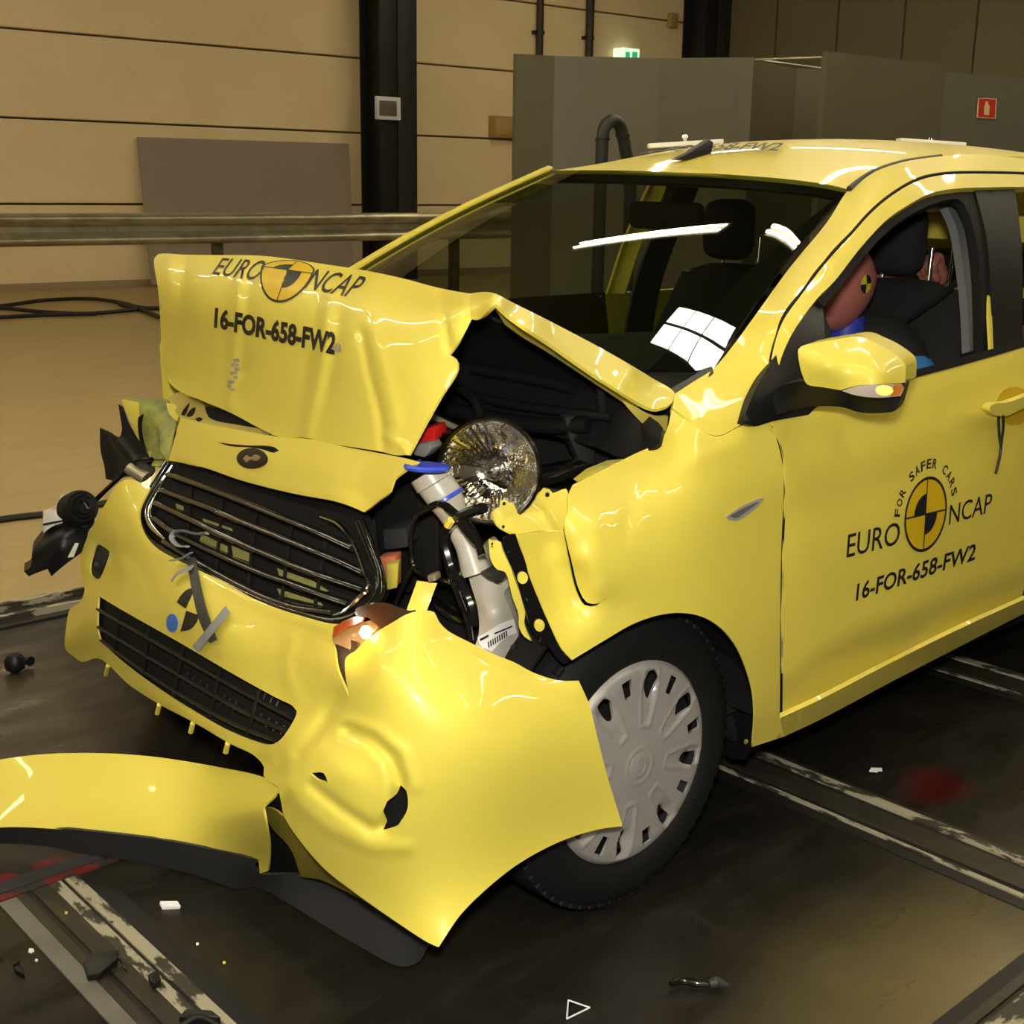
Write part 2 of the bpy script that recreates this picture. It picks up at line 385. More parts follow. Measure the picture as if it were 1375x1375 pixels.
# floor rails: steel tracks let into the floor, with worn paint
def rail_y(name, label, xs, y0, y1):
    t = thing(name, label, 'floor rail', (xs[0], y0, 0))
    for i, (a, b, h, m) in enumerate(xs[1]): box('strip', (xs[0]+a, y0, 0), (xs[0]+b, y1, h), m, t, bev=0)
    return t
strips = [(-.115, -.085, .002, M_steel), (-.078, -.066, .004, M_wornw), (-.066, -.052, .0015, M_steel), (-.052, .020, .005, M_railm), (.020, .034, .0015, M_steel), (.040, .070, .005, M_wornw), (.072, .085, .002, M_railm)]
r1 = rail_y('floor_rail', 'steel floor rail with worn white paint behind the front wheel', (.655, strips), -2.6, .80)
r2 = rail_y('floor_rail', 'steel floor rail at the far right, under the sill', (1.62, strips), -2.6, .80)
strl = [(-.045, -.012, .003, M_steel), (-.012, .022, .005, M_wornw), (.022, .034, .001, M_steel), (.034, .062, .005, M_wornw), (.062, .088, .003, M_railm), (.088, .128, .002, M_steel)]
strl = [(-.085, -.052, .0035, M_tapeg), (-.052, -.034, .005, M_railm), (-.034, -.022, .0015, M_steel), (-.022, .012, .005, M_railm), (.012, .034, .0052, M_wornw), (.034, .042, .0015, M_steel), (.042, .066, .0052, M_wornw), (.066, .105, .003, M_steel)]
r3 = rail_y('floor_rail', 'floor rail with white paint and grey tape at the lower left', (-.815, strl), -2.6, .800)
def rail_x(name, label, y, ss, x0, x1):
    t = thing(name, label, 'floor rail', (x0, y, 0))
    for a, b, h, m in ss: box('strip', (x0, y+a, 0), (x1, y+b, h), m, t, bev=0)
rail_x('floor_rail', 'cross rail with worn red paint by the bumper lip', .845, [(-.040, -.018, .004, M_wornr), (-.018, .022, .006, mat('blue_grey_steel', (.045, .048, .052), .45, metal=.4)), (.022, .052, .004, M_wornr), (.052, .20, .002, M_railm)], -2.2, -.62)
rail_x('floor_rail', 'cross rail with worn cream paint at the lower right corner', -.56, [(.006, .035, .003, M_steel), (-.012, .006, .005, M_railm), (-.022, -.012, .001, M_steel), (-.05, -.022, .005, M_wornx), (-.09, -.05, .005, M_wornx)], -.2, .44)

# cream wall of stacked panels, parallel to the track
WP = np.array([4.17, 14.18, 0.]); WD = np.array([.9989, -.0467, 0.]); WN = np.array([.0467, .9989, 0.])
def wallpt(px, py): return onp(px, py, WP, WN)
def wall_s(px, py): return float((wallpt(px, py)-WP)@WD)
WM = Matrix(((WD[0], WN[0], 0, WP[0]), (WD[1], WN[1], 0, WP[1]), (0, 0, 1, 0), (0, 0, 0, 1)))
s1 = wall_s(508, 150); s2 = wall_s(935, 40)
wl = box('wall_back', (-16, .14, 0), (s2+.3, .30, 7), M_joint, None, 0, WM); tag(wl, 'cream panelled hall wall behind the crashed car', kind='structure')
zs = [0, 1.02, 2.0, 2.99, 3.99, 4.99, 6.0, 7.0]
for a, b in ((-16, -7), (-7, s1), (s1, (s1+s2)/2+3), ((s1+s2)/2+3.0, s2)):
    for i in range(7): box('panel', (a+.01, 0, zs[i]+.012), (b-.01, .14, zs[i+1]-.012), M_cream, wl, .01, WM, 1)
bs = tag(box('baseboard_back', (-16, -.04, 0), (s2, 0, .09), mat('grubby_skirting', (.34, .25, .14), .8), None, 0, WM), 'grubby skirting along the cream wall', kind='structure')
def ibeam(name, label, sx, w):
    t = thing(name, label, 'column', tuple(WP+WD*sx))
    for a, b, c, d, n in ((-w, -w*.05, -.50, -.46, 'flange'), (-w, -w*.05, -.03, 0, 'flange'), (-w*.6, -w*.45, -.46, -.03, 'web'), (-w*.05, w, -.52, -.01, 'flange_cover')):
        box(n, (sx+a, c, 0), (sx+b, d, 7), M_steel if n != 'flange_cover' else mat('dark_steel', (.016, .014, .011), .6), t, .004, WM)
    return t
ibeam('steel_column', 'black steel column on the cream wall left of the windscreen', s1, .30)
ibeam('steel_column', 'black steel column above the roof at the end of the cream wall', s2, .33)
# white frame on the column, box on the wall
nb = thing('wall_thermostat', 'white framed grey unit on the black column', 'wall unit', tuple(wallpt(521, 146)))
def wallbox(name, x0, y0, x1, y1, off, d, m, par, bev=.004):
    a = onp(x0, y1, WP-WN*off, WN); b = onp(x1, y0, WP-WN*off, WN); sa, sb = (a-WP)@WD, (b-WP)@WD
    return box(name, (sa, -off, a[2]), (sb, -off+d, b[2]), m, par, bev, WM)
wallbox('frame', 506, 131, 538, 160, .56, .05, M_whi, nb); wallbox('face', 510, 136, 533, 155, .57, .02, mat('grey_face', (.13, .11, .08), .6), nb)
yb = thing('electrical_box', 'small yellowish box on the cream wall beside the grey partition', 'electrical box', tuple(wallpt(678, 170)))
wallbox('body', 663, 157, 697, 184, .14, .14, mat('yellowish_box', (.36, .25, .075), .6), yb, .01); wallbox('lid', 666, 160, 697, 181, .155, .02, mat('yellowish_lid', (.40, .28, .085), .6), yb, .006)
for px, lab in ((720, 'thin dark pipe running up the cream wall left of the other pipe'), (787, 'thicker dark pipe running up the cream wall above the partition')):
    s = wall_s(px, 30); t = thing('wall_pipe', lab, 'pipe', tuple(WP+WD*s-WN*.1)); r = .055 if px < 750 else .065
    tube('pipe', [WP+WD*s-WN*.09, WP+WD*s-WN*.09+np.array([0, 0, 7.])], r, mat('brown_pipe', (.035, .026, .015), .6), t)
    for z in (2.9, 3.55): box('bracket', (s-.09, -.10, z), (s+.09, 0, z+.05), M_steel, t, 0, WM)
# grey board leaning on the wall
bo = thing('grey_board', 'large grey-brown board leaning on the cream wall behind the guard rail', 'board', tuple(wallpt(330, 378)))
a = [wallpt(195, 381), wallpt(467, 372), wallpt(465, 193), wallpt(182, 184)]
prism('sheet', [p-WN*(.20 if i < 2 else .06) for i, p in enumerate(a)], WN*.025, M_board, bo)
# exit sign
es = thing('exit_sign', 'lit green and white emergency exit sign above the grey partition', 'sign', tuple(wallpt(848, 72)))
M_exw = mat('exit_white', (.7, .9, .7), .5, emit=(.75, 1, .70), es=.9); M_exg = mat('exit_green', (.02, .35, .12), .5, emit=(.03, .45, .16), es=.8)
wallbox('housing', 836, 66, 859, 80, .22, .22, M_exw, es); wallbox('green_panel', 840, 70, 846, 80, .228, .02, M_exg, es, 0); wallbox('green_panel', 849, 70, 856, 80, .228, .02, M_exg, es, 0)
wl2 = thing('wall_switch', 'small cream switch box on the wall beside the right column', 'switch box', tuple(wallpt(906, 28)))
wallbox('body', 901, 18, 911, 36, .1, .1, mat('cream_switch', (.33, .25, .11), .6), wl2)

# guard rail: W-beam in front of the wall
RY = -2.9  # wall coordinates
gr = thing('guard_rail', 'galvanised W-beam guard rail running along the hall', 'guard rail', tuple(WP+WN*RY))
z0, z1 = .665, .985
prof = [(.0, 0), (.05, .005), (.10, .03), (.11, .055), (.10, .08), (.03, .115), (.0, .135), (0, .185), (.03, .205), (.10, .24), (.11, .265), (.10, .29), (.05, .315), (0, .32)]
for k, (a, b, dy) in enumerate(((-14, wall_s(207, 300)-.55, 0), (wall_s(207, 300)-.75, wall_s(540, 300)+2, .012), (wall_s(540, 300)+1.9, 12, 0))):
    V = []; 
    for s in (a, b):
        for d, h in prof: V.append(WM@Vector((s, RY-d+dy, z0+h)))
        for d, h in prof[::-1]: V.append(WM@Vector((s, RY-d+dy+.006, z0+h)))
    n = 2*len(prof); Fc = [(i, (i+1) % n, n+(i+1) % n, n+i) for i in range(n)]+[tuple(range(n))[::-1], tuple(range(n, 2*n))]
    autosmooth(meshobj('beam', V, Fc, M_galv, gr), 50)
for k in range(6):
    s = wall_s(207, 300)-.6+(k-2)*3.2; p = box('post', (s, RY+.03, 0), (s+.10, RY+.13, .97), mat('rail_post', (.10, .085, .05), .6, metal=.5), gr, .004, WM)

# grey partitions behind the roof: free-standing folded screens
def hp(px, py, z): return on(px, py, 'Z', z)
def screen(name, label, corners, z, mats_, th=.05):
    P = [hp(x, y, z) for x, y in corners]; t = thing(name, label, 'partition', (P[0][0], P[0][1], 0))
    for i in range(len(P)-1):
        a, b = P[i].copy(), P[i+1].copy(); d = b-a; nrm = np.array([-d[1], d[0], 0]); nrm /= np.linalg.norm(nrm); nrm *= (1 if nrm@(a-CAM) > 0 else -1)
        a[2] = b[2] = z; prism('panel', [a, b, b*[1, 1, 0], a*[1, 1, 0]], nrm*th, mats_[i], t)
    return t
screen('grey_partition', 'tall grey folded partition behind the left of the roof', [(693, 72), (745, 75), (887, 78), (1012, 77)], 2.25, [M_greyp, M_greyl, M_greyp])
screen('grey_partition', 'grey partition panel standing behind the right of the roof', [(1112, 69), (1270, 88)], 2.25, [M_greyp])
dk = screen('grey_partition', 'shadowed grey partition set back between the two others', [(1008, 80), (1070, 92), (1180, 96)], 2.25, [M_greyp, M_greyp])
sb = screen('grey_partition', 'grey partition carrying the fire extinguisher sign', [(1262, 96), (1420, 108)], 2.25, [mat('bluish_partition', (.105, .098, .072), .5)])
br = thing('brace_bar', 'thin wire brace between two grey partitions', 'brace', tuple(hp(1014, 80, 2.25)))
tube('wire', [hp(1014, 80, 2.25), hp(1112, 77, 2.25)], .008, M_galv, br); tube('wire', [hp(1014, 80, 2.25), hp(1112, 93, 2.2)], .008, M_galv, br)
# fire sign
P1, P2 = hp(1262, 96, 2.25), hp(1420, 108, 2.25); dn = np.array([-(P2-P1)[1], (P2-P1)[0], 0]); dn /= np.linalg.norm(dn); dn *= (1 if dn@(P1-CAM) < 0 else -1)
fs = thing('fire_sign', 'small red fire extinguisher sign on the grey partition', 'sign', tuple(onp(1325, 146, P1, dn)))
def signpoly(name, pts, off, m): prism(name, [onp(x, y, P1+dn*off, dn) for x, y in pts], -dn*.006, m, fs)
M_sgr = mat('sign_red', (.42, .018, .012), .5); M_sgw = mat('sign_cream', (.62, .48, .24), .5)
signpoly('red_plate', [(1312, 158), (1337, 159.5), (1338.5, 132.5), (1314, 131.5)], .012, M_sgr)
signpoly('extinguisher_symbol', [(1321.5, 154), (1328, 154.5), (1329, 143), (1327, 139.5), (1327, 136.5), (1323.5, 136.3), (1323.3, 139.5), (1321.8, 143)], .014, M_sgw)
for q in ([(1312, 158), (1337, 159.5), (1337.1, 158.5), (1312.1, 157)], [(1313.8, 132.4), (1338.4, 133.4), (1338.5, 132.5), (1313.9, 131.5)], [(1312, 158), (1313, 158), (1314.9, 131.5), (1313.9, 131.5)], [(1336, 159.4), (1337, 159.5), (1338.5, 132.5), (1337.5, 132.4)]): signpoly('border', q, .0135, M_sgw)
# black extraction hose in front of the partition
hs = thing('extraction_hose', 'black U-shaped extraction hose standing behind the roof', 'hose', tuple(G(822, 600)*0+on(822, 250, 'Y', 4.6)*[1, 1, 0]))
hy = 4.6
hpts = [on(806, 260, 'Y', hy), on(808, 205, 'Y', hy), on(809, 187, 'Y', hy), on(812, 171, 'Y', hy), on(822, 162, 'Y', hy), on(832, 168, 'Y', hy), on(836, 182, 'Y', hy), on(840, 203, 'Y', hy), on(846, 260, 'Y', hy)]
hpts = [hpts[0]*[1, 1, 0]]+hpts+[hpts[-1]*[1, 1, 0]]
tube('hose', hpts, .042, mat('hose_black', (.018, .018, .016), .5), hs, seg=12)
for p in (2, 8): 
    q = hpts[p+1] if p == 2 else hpts[p]; lathe('clamp', [(.043, -.008), (.048, -.008), (.048, .008), (.043, .008)], M_steel, hs, 16, Matrix.Translation(Vector(hpts[3 if p == 2 else 7])))
# dim cladding wall on the right
xr = float((WP+WD*(s2+.3))[0]); wr = tag(slab('wall_right', xr, xr+.2, -16, float((WP+WD*s2)[1])-.2, 0, 8, M_joint), 'dim brown ribbed cladding wall at the right', kind='structure')
y = float((WP+WD*s2)[1])-.3
while y > -3: slab('cladding_sheet', xr-.05, xr, y-1.15, y-.02, 0, 8, M_corr, wr); y -= 1.17
tag(box('trim_2', (xr-.3, -16, 4.35), (xr-.05, 12, 4.9), mat('pale_beam', (.26, .21, .11), .7), None, .01), 'pale beam along the cladding wall', kind='structure')
tag(slab('ceiling', -14, 24, -14, 22, 7.2, 7.4, mat('dark_ceiling', (.05, .042, .028), .9)), 'dark hall ceiling', kind='structure')

# ceiling lights: twin-tube battens
M_tube = mat('tube_glow', (1, 1, 1), .5, emit=(1, .87, .62), es=TUBE_P)
M_bat = mat('batten', (.4, .38, .33), .5)
def batten(x, y, z, L, rz, lab):
    t = thing('ceiling_light', lab, 'ceiling light', (x, y, z), 'fluorescent battens over the track')
    R = Matrix.Translation((x, y, z))@Matrix.Rotation(rz, 4, 'Z')
    box('housing', (-L/2, -.11, .03), (L/2, .11, .10), M_bat, t, .01, R)
    for s in (-.05, .05): lathe('tube', [(.0, -L/2+.02), (.022, -L/2+.02), (.022, L/2-.02), (0, L/2-.02)], M_tube, t, 10, R@Matrix.Translation((0, s, 0))@Matrix.Rotation(math.pi/2, 4, 'Y'))
    tube('rod', [R@Vector((-L*.3, 0, .1)), R@Vector((-L*.3, 0, 7.2-z))], .006, M_steel, t); tube('rod', [R@Vector((L*.3, 0, .1)), R@Vector((L*.3, 0, 7.2-z))], .006, M_steel, t)
BATTENS = [(x, y, 5.0, 1.0) for x in (-4.8, -.9, 2.95, 6.8, 10.6) for y in (-4.37, -3.38, -1.70, -.71, .97, 1.96, 3.64, 4.63, 6.31, 7.30, 8.98, 9.97, 11.65) if not (x == 2.95 and 6 < y < 11 or x == 6.8 and y > 5.5)]
for x, y, z, L in BATTENS: batten(x, y, z, L, math.pi/2, 'twin tube ceiling light hanging over the test track')
# film light panel over the impact point
fp = thing('film_light_panel', 'bright film light panel of six square lamps hanging over the car', 'ceiling light', (1.3, 2.18, 5.0))
box('frame', (1.07, 1.85, 5.0), (1.53, 2.51, 5.06), M_steel, fp, .01)
M_film = mat('film_lamp_glow', (1, 1, 1), .5, emit=(1, .95, .82), es=FILM_P)
for i in range(3):
    for j in range(2): box('lamp', (1.09+j*.22, 1.87+i*.21, 4.99), (1.28+j*.22, 2.065+i*.21, 5.0), M_film, fp, 0)
for x, y in ((1.1, 1.88), (1.5, 1.88), (1.1, 2.48), (1.5, 2.48)): tube('rod', [(x, y, 5.06), (x, y, 7.2)], .008, M_steel, fp)

# ------------------------------------------------------------------ the car
CARLOC = (.9, .85, 0)
car = thing('car', 'yellow crash-tested hatchback with a crumpled front and black lettering', 'car', CARLOC)
def sub(o): ROOT[o.name] = (0, 0, 0); return o     # parts keep world coordinates
def part_empty(name, parent=car, label=None):
    o = bpy.data.objects.new(name, None); o.empty_display_size = .05; link(o, parent)
    if label: o['label'] = label
    return o
PX = lambda p: tuple(proj(p))

# ---- left side surface (door, A-pillar, sill)
_pa, _pb = on(1139, 255, 'X', .93), on(957, 497, 'Y', .128)
_ga, _gb = on(1050, 428, 'Y', .075), on(1227, 243, 'Y', .225)
_gn = np.array([0, 1, -(_gb[1]-_ga[1])/(_gb[2]-_ga[2])])
onpl = lambda x, y, d=0: (x, y, 'P', onp(x, y, _ga+np.array([0, d, 0]), _gn))
side_ctrl = [(0, 0, 'P', _pa*(1-t)+_pb*t) for t in (0, .2, .4, .6, .8, 1)]+[(905, 540, 'Y', .10),
    onpl(1050, 428), onpl(1080, 387), onpl(1109, 350), onpl(1140, 315), onpl(1168, 285), onpl(1196, 261), onpl(1227, 243), (1286, 232, 'Y', .238), (1375, 233, 'Y', .24), (1440, 238, 'Y', .24),
    (1178, 228, 'Y', .31), (1263, 210, 'Y', .34), onpl(1098, 400, -.004), onpl(1140, 352, -.004), onpl(1192, 294, -.004), (1310, 252, 'Y', .205), (1375, 250, 'Y', .21),
    (1225, 503, 'Y', .045), (1375, 462, 'Y', .045), (1080, 555, 'Y', .035), (1000, 568, 'Y', .035), (1050, 640, 'Y', .0), (1200, 600, 'Y', .0), (1375, 540, 'Y', .0),
    (1050, 760, 'Y', -.005), (1200, 720, 'Y', -.008), (1375, 660, 'Y', -.008), (1049, 900, 'Y', .0), (1200, 840, 'Y', -.004), (1375, 775, 'Y', -.004),
    (1048, 975, 'Y', .025), (1200, 905, 'Y', .025), (1375, 838, 'Y', .025), (1440, 450, 'Y', .045), (1440, 640, 'Y', -.005), (1420, 820, 'Y', .02)]
S_side = Surf(side_ctrl, [('l', [(1040, 705), (1180, 655), (1375, 572), (1440, 545)], 34, -.010), ('l', [(1075, 905), (1150, 845), (1260, 805), (1375, 765), (1440, 742)], 26, .012), ('l', [(1090, 900), (1180, 868), (1375, 795), (1440, 770)], 18, -.008), ('l', [(1030, 575), (1210, 535), (1375, 480)], 16, .006)], lam=.09)
gap = [(1050, 428), (1073.6, 396), (1109, 350), (1144.6, 311), (1168, 285), (1196.6, 261), (1227, 243), (1251, 235.6), (1286, 232), (1340, 232), (1375, 233)]
ditch = [(1140, 254), (1154, 243), (1178, 229), (1215, 217), (1263, 210), (1310, 206)]
# A-pillar and roof rail
sf = panel('side_frame', [(906, 529, 1), (932, 512), (958, 495), (985, 463), (1010, 429), (1060, 360), (1110, 299), (1139, 255), (1154, 243), (1178, 229), (1215, 217), (1263, 210), (1310, 207), (1375, 213), (1440, 222, 1), (1440, 236, 1), (1375, 231)]+[(x-1.2, y-1.4) for x, y in gap[::-1][1:]]+[(1040, 452), (1033, 480), (1031, 500), (1020, 530), (998, 569, 1), (960, 585), (903, 548, 1)], S_side, M_yel, car, sp=8, thick=.012)
door = panel('front_door', [(1052, 430)]+[(x+1.2, y+1.6) for x, y in gap[1:]]+[(1436, 240, 1), (1443, 320), (1432, 452, 1), (1412, 560), (1392, 700), (1372, 805, 1), (1300, 837), (1200, 886), (1100, 938), (1050, 963, 1), (1049.5, 900), (1050, 800), (1051, 740), (1053, 690), (1054.5, 655), (1052, 620), (1045, 590), (1036, 567, 1), (1034, 530), (1034, 500), (1040, 462)],
    S_side, M_yel, car, sp=9, thick=.02,
    holes=[[(1080, 553, 1), (1045, 545, 1), (1043, 505), (1060, 455), (1098, 400), (1121, 377), (1156, 332), (1192, 294), (1220, 275), (1251, 259), (1286, 253), (1310, 252), (1360, 251), (1424, 252, 1), (1420, 447, 1), (1375, 461), (1300, 482), (1225, 503)]])
ROOT[door.name] = (0, 0, 0)
tube('door_gap_dark', [S_side.pts([p], -.009)[0] for p in [(1036, 575), (1033, 530), (1033, 495), (1041, 455)]+[(x, y+.2) for x, y in gap]], .0045, M_mat, car, seg=6)  # black tubes added behind the shut lines so the gaps read dark
tube('door_gap_dark', [S_side.pts([p], -.006)[0] for p in [(1036, 568), (1044, 590), (1051, 620), (1053.5, 655), (1052, 690), (1050, 740), (1049, 800), (1048.7, 900), (1048.5, 962)]], .0036, M_mat, car, seg=6)
S_in = lambda dy: Surf([(c[0], c[1], c[2], (c[3]+dy if c[2] != 'P' else c[3]+np.array([0, dy, 0]))) for c in side_ctrl], lam=.05)
# black seals round the window opening and B-pillar applique
ptsW = [(1103, 404), (1121, 382), (1156, 337), (1192, 299), (1220, 280), (1251, 265), (1286, 258), (1312, 257)]
panel('window_seal', [(1096, 401, 1), (1121, 376), (1156, 331), (1192, 293), (1220, 274), (1251, 258), (1286, 252), (1318, 251, 1), (1330, 300), (1338, 380), (1340, 475, 1), (1318, 480, 1), (1316, 400), (1312, 330), (1300, 285), (1288, 268), (1255, 273), (1222, 289), (1196, 307), (1160, 345), (1126, 388), (1106, 412, 1)], S_in(.02), M_mat, door, sp=8, thick=.02)
panel('pillar_trim', [(1308, 251, 1), (1362, 250, 1), (1372, 330), (1374, 464, 1), (1330, 476, 1), (1331, 400), (1325, 320)], S_in(.012), mat('pillar_foil', (.006, .005, .004), .6, spec=.25), door, sp=10, thick=.01)
panel('belt_seal', [(1221, 500, 1), (1300, 478), (1375, 456), (1426, 441, 1), (1427, 450, 1), (1375, 466), (1300, 488), (1222, 509, 1)], S_side, M_mat, door, sp=8, thick=.02, lift=.006)
# mirror sail
S_sail = Surf([(1000, 568, 'Y', .028), (1075, 425, 'Y', .09), (1098, 400, 'Y', .11), (1106, 450, 'Y', .06), (1085, 556, 'Y', .03), (1040, 480, 'Y', .065), (1040, 540, 'Y', .035)])
mir = part_empty('side_mirror', car, 'yellow door mirror with a lit amber indicator')
panel('sail', [(997, 567, 1), (1004, 548), (1018, 516), (1040, 480), (1073, 428), (1097, 400, 1), (1104, 412), (1107, 440), (1108, 470), (1108, 530), (1086, 557, 1), (1040, 565), (1010, 572)], S_sail, M_blk, mir, sp=8, thick=.02, lift=.004)
S_arm = Surf([(1040, 520, 'Y', .03), (1040, 555, 'Y', .03), (1075, 525, 'Y', -.03), (1080, 552, 'Y', -.02), (1140, 535, 'Y', -.10), (1150, 553, 'Y', -.10), (1196, 553, 'Y', -.17), (1212, 530, 'Y', -.19), (1130, 525, 'Y', -.11)])
panel('arm', [(1032, 540, 1), (1045, 521), (1062, 514), (1080, 512), (1130, 524), (1215, 514, 1), (1209, 537), (1203, 551), (1192, 554), (1160, 554.5), (1147, 552), (1132, 547), (1090, 546), (1060, 552), (1038, 556)], S_arm, M_blk, mir, sp=7, vec=(.05, .02, 0))
S_cap = Surf([(1072, 468, 'Y', -.055), (1075, 496, 'Y', -.055), (1083, 516, 'Y', -.06), (1129, 523, 'Y', -.125), (1110, 490, 'Y', -.115), (1146, 452, 'Y', -.10), (1095, 461, 'Y', -.07), (1190, 468, 'Y', -.155), (1215, 487, 'Y', -.18), (1215, 514, 'Y', -.19), (1180, 500, 'Y', -.185), (1150, 505, 'Y', -.155), (1170, 480, 'Y', -.16), (1179, 517, 'Y', -.19)], lam=.01)
panel('cap', [(1072, 469), (1076, 465), (1091, 461), (1120, 456), (1146, 452), (1158, 453), (1167, 457), (1190, 468), (1213, 485), (1216, 492), (1215.6, 514, 1), (1179, 516), (1149.5, 518), (1135, 522), (1129, 524, 1), (1105, 520), (1084, 516), (1078, 505), (1075, 496)], S_cap, M_yel, mir, sp=5, vec=(.085, .03, .0))
panel('indicator', [(1130.5, 525, 1), (1149.5, 519), (1180, 516.5), (1215, 515, 1), (1213, 524), (1209, 532, 1), (1179, 534), (1149.5, 531)], S_cap, mat('clear_lens', (.45, .40, .36), .1, coat=.5), mir, sp=5, thick=.02, lift=.002)
panel('indicator_light', ellipse_poly(1188, 524.5, 11, 6.5, 14), S_cap, M_ambE, mir, sp=4, thick=.004, lift=.0045)
panel('indicator_end', [(1200, 517, 1), (1214, 516, 1), (1208.5, 531, 1), (1196, 532, 1)], S_cap, M_amb, mir, sp=4, thick=.004, lift=.004)
# door handle with a strap
hd = Surf([(1325, 548, 'Y', -.035), (1375, 530, 'Y', -.045), (1420, 515, 'Y', -.03), (1345, 560, 'Y', -.03), (1350, 530, 'Y', -.035)])
panel('handle', [(1329, 549), (1334, 542), (1350, 541), (1375, 533), (1425, 516), (1428, 528), (1375, 548), (1350, 559), (1336, 557)], hd, M_yel, door, sp=5, vec=(0, .018, 0))
panel('handle_recess_shade', ellipse_poly(1362, 545, 24, 26, 20), S_side, mat('shaded_yellow', (.55, .37, .012), .4, coat=.3), door, sp=6, thick=.001, lift=.002)  # flat disc: shade of the handle hollow put into a deeper yellow
for k, pl in enumerate(([(1344, 543), (1341, 560), (1342, 585), (1344, 602), (1341, 620), (1337, 636)], [(1347, 558), (1347, 575), (1344, 598)])):
    tube('strap', hd.pts([p for p in pl], .012 if k == 0 else .012) if k == 1 else [S_side.pts([p], .035 if p[1] < 560 else .012)[0] for p in pl], .0032, M_ink, door, seg=6)
panel('sill', [(1048, 964, 1), (1100, 940), (1200, 888), (1300, 839), (1440, 776, 1), (1445, 792, 1), (1375, 824), (1293, 866), (1200, 914), (1100, 967), (1053, 989, 1), (1047, 980)], Surf([(1048, 970, 'Y', .02), (1230, 884, 'Y', .02), (1440, 783, 'Y', .02), (1053, 989, 'Y', .045), (1230, 900, 'Y', .045), (1440, 793, 'Y', .045), (1100, 950, 'Y', .0), (1300, 850, 'Y', 0.), (1200, 898, 'Y', 0.)]), M_yel, car, sp=7, thick=.01)

# ---- fender
S_fen = Surf([(0, 0, 'P', S_side.pts([q])[0]) for q in ((903, 546), (930, 568), (960, 585), (985, 575), (1012, 572), (1036, 600), (1050, 640))]+[(894, 578, 'Y', .095), (850, 611, 'Y', .09), (800, 637, 'Y', .07), (769, 651, 'Y', .055), (762, 690, 'Y', .01),
    (930, 600, 'Y', .03), (930, 680, 'Y', -.01), (860, 660, 'Y', .025), (860, 720, 'Y', -.02), (815, 690, 'Y', .0), (785, 730, 'Y', -.015), (800, 790, 'Y', -.022), (775, 750, 'Y', -.012), (762, 720, 'Y', .0),
    (750, 725, 'Y', .03), (758, 765, 'Y', .028), (772, 806, 'Y', .02), (694, 717, 'Y', .035), (720, 780, 'Y', .03), (745, 835, 'Y', .01), (768, 886, 'Y', -.01), (790, 840, 'Y', -.012), (830, 815, 'Y', -.026),
    (810, 860, 'Y', -.02), (915, 823, 'Y', -.035), (850, 838, 'Y', -.03), (970, 845, 'Y', -.03), (1003, 900, 'Y', -.02), (1012, 960, 'Y', -.01), (1010, 1002, 'Y', .01), (1050, 690, 'Y', .0), (1049, 800, 'Y', -.004), (1049, 900, 'Y', .0), (1052, 985, 'Y', .02), (980, 740, 'Y', -.015)],
    [('l', [(800, 700), (795, 745), (805, 790)], 14, .006), ('l', [(850, 660), (840, 720)], 9, -.004), ('l', [(880, 640), (940, 615), (1000, 590)], 12, .005)], lam=.008)
fen = panel('front_fender', [(903, 546, 1), (960, 586), (998, 571), (1012, 573), (1034, 567, 1), (1043, 590), (1050, 620), (1052.5, 655), (1051, 690), (1049, 740), (1048, 800), (1047.5, 900), (1047, 966, 1), (1053, 989, 1), (1010, 1003, 1),
    (1013, 960), (1011, 930), (1003, 900), (990, 870), (970, 845), (945, 829), (915, 823), (885, 826), (850, 838), (810, 861), (768, 886.5, 1), (755, 872), (738, 835), (715, 780), (705, 750), (694, 717, 1), (735, 714), (755, 714, 1),
    (763, 753), (773.5, 793), (785, 812.5), (802, 813.5), (815, 803, 1), (802, 810.5), (788, 809), (777.5, 792), (767, 752), (757.5, 713, 1), (758, 702), (762, 687), (762.5, 666), (769, 651, 1), (791, 640), (820, 625.5), (849, 611), (885, 593), (895, 578)], S_fen, M_yel, car, sp=8, thick=.003)
sub(fen)
panel('vent_badge', [(975, 694, 1), (1000, 678), (1026, 669), (1021, 677), (1003, 692), (990, 699), (980, 698)], S_fen, mat('badge_silver', (.45, .43, .38), .3, metal=.3), fen, sp=4, thick=.003, lift=.004)
panel('vent_badge_inlay', [(980, 693, 1), (1001, 681), (1019, 674), (1001, 688), (988, 696)], S_fen, mat('badge_inlay', (.16, .15, .13), .35, metal=.2), fen, sp=4, thick=.001, lift=.0055)
# black sealing strip on the torn front edge with painted plugs
S_str = Surf([(680, 722, 'Y', .045), (694, 717, 'Y', .04), (700, 780, 'Y', .04), (720, 840, 'Y', .03), (768, 886, 'Y', .0), (738, 870, 'Y', .025)])
st_ = panel('flange_strip', [(674, 729), (677, 722), (684, 718), (693.5, 716.5, 1), (715, 780), (738, 835), (755, 872), (766, 886, 1), (757, 892), (735, 867), (716, 850), (706, 822), (692, 775)], S_str, M_gls, car, sp=7, thick=.003)
for x, y in ((702, 776), (724.5, 840)): panel('plug', ellipse_poly(x, y, 7, 8.2, 14), S_str, M_yel, st_, sp=4, thick=.004, lift=.003)
for x, y in ((687, 745), (711, 809), (729, 862)): panel('rivet', ellipse_poly(x, y, 4, 4, 10), S_str, M_gls, st_, sp=3, thick=.004, lift=.004)
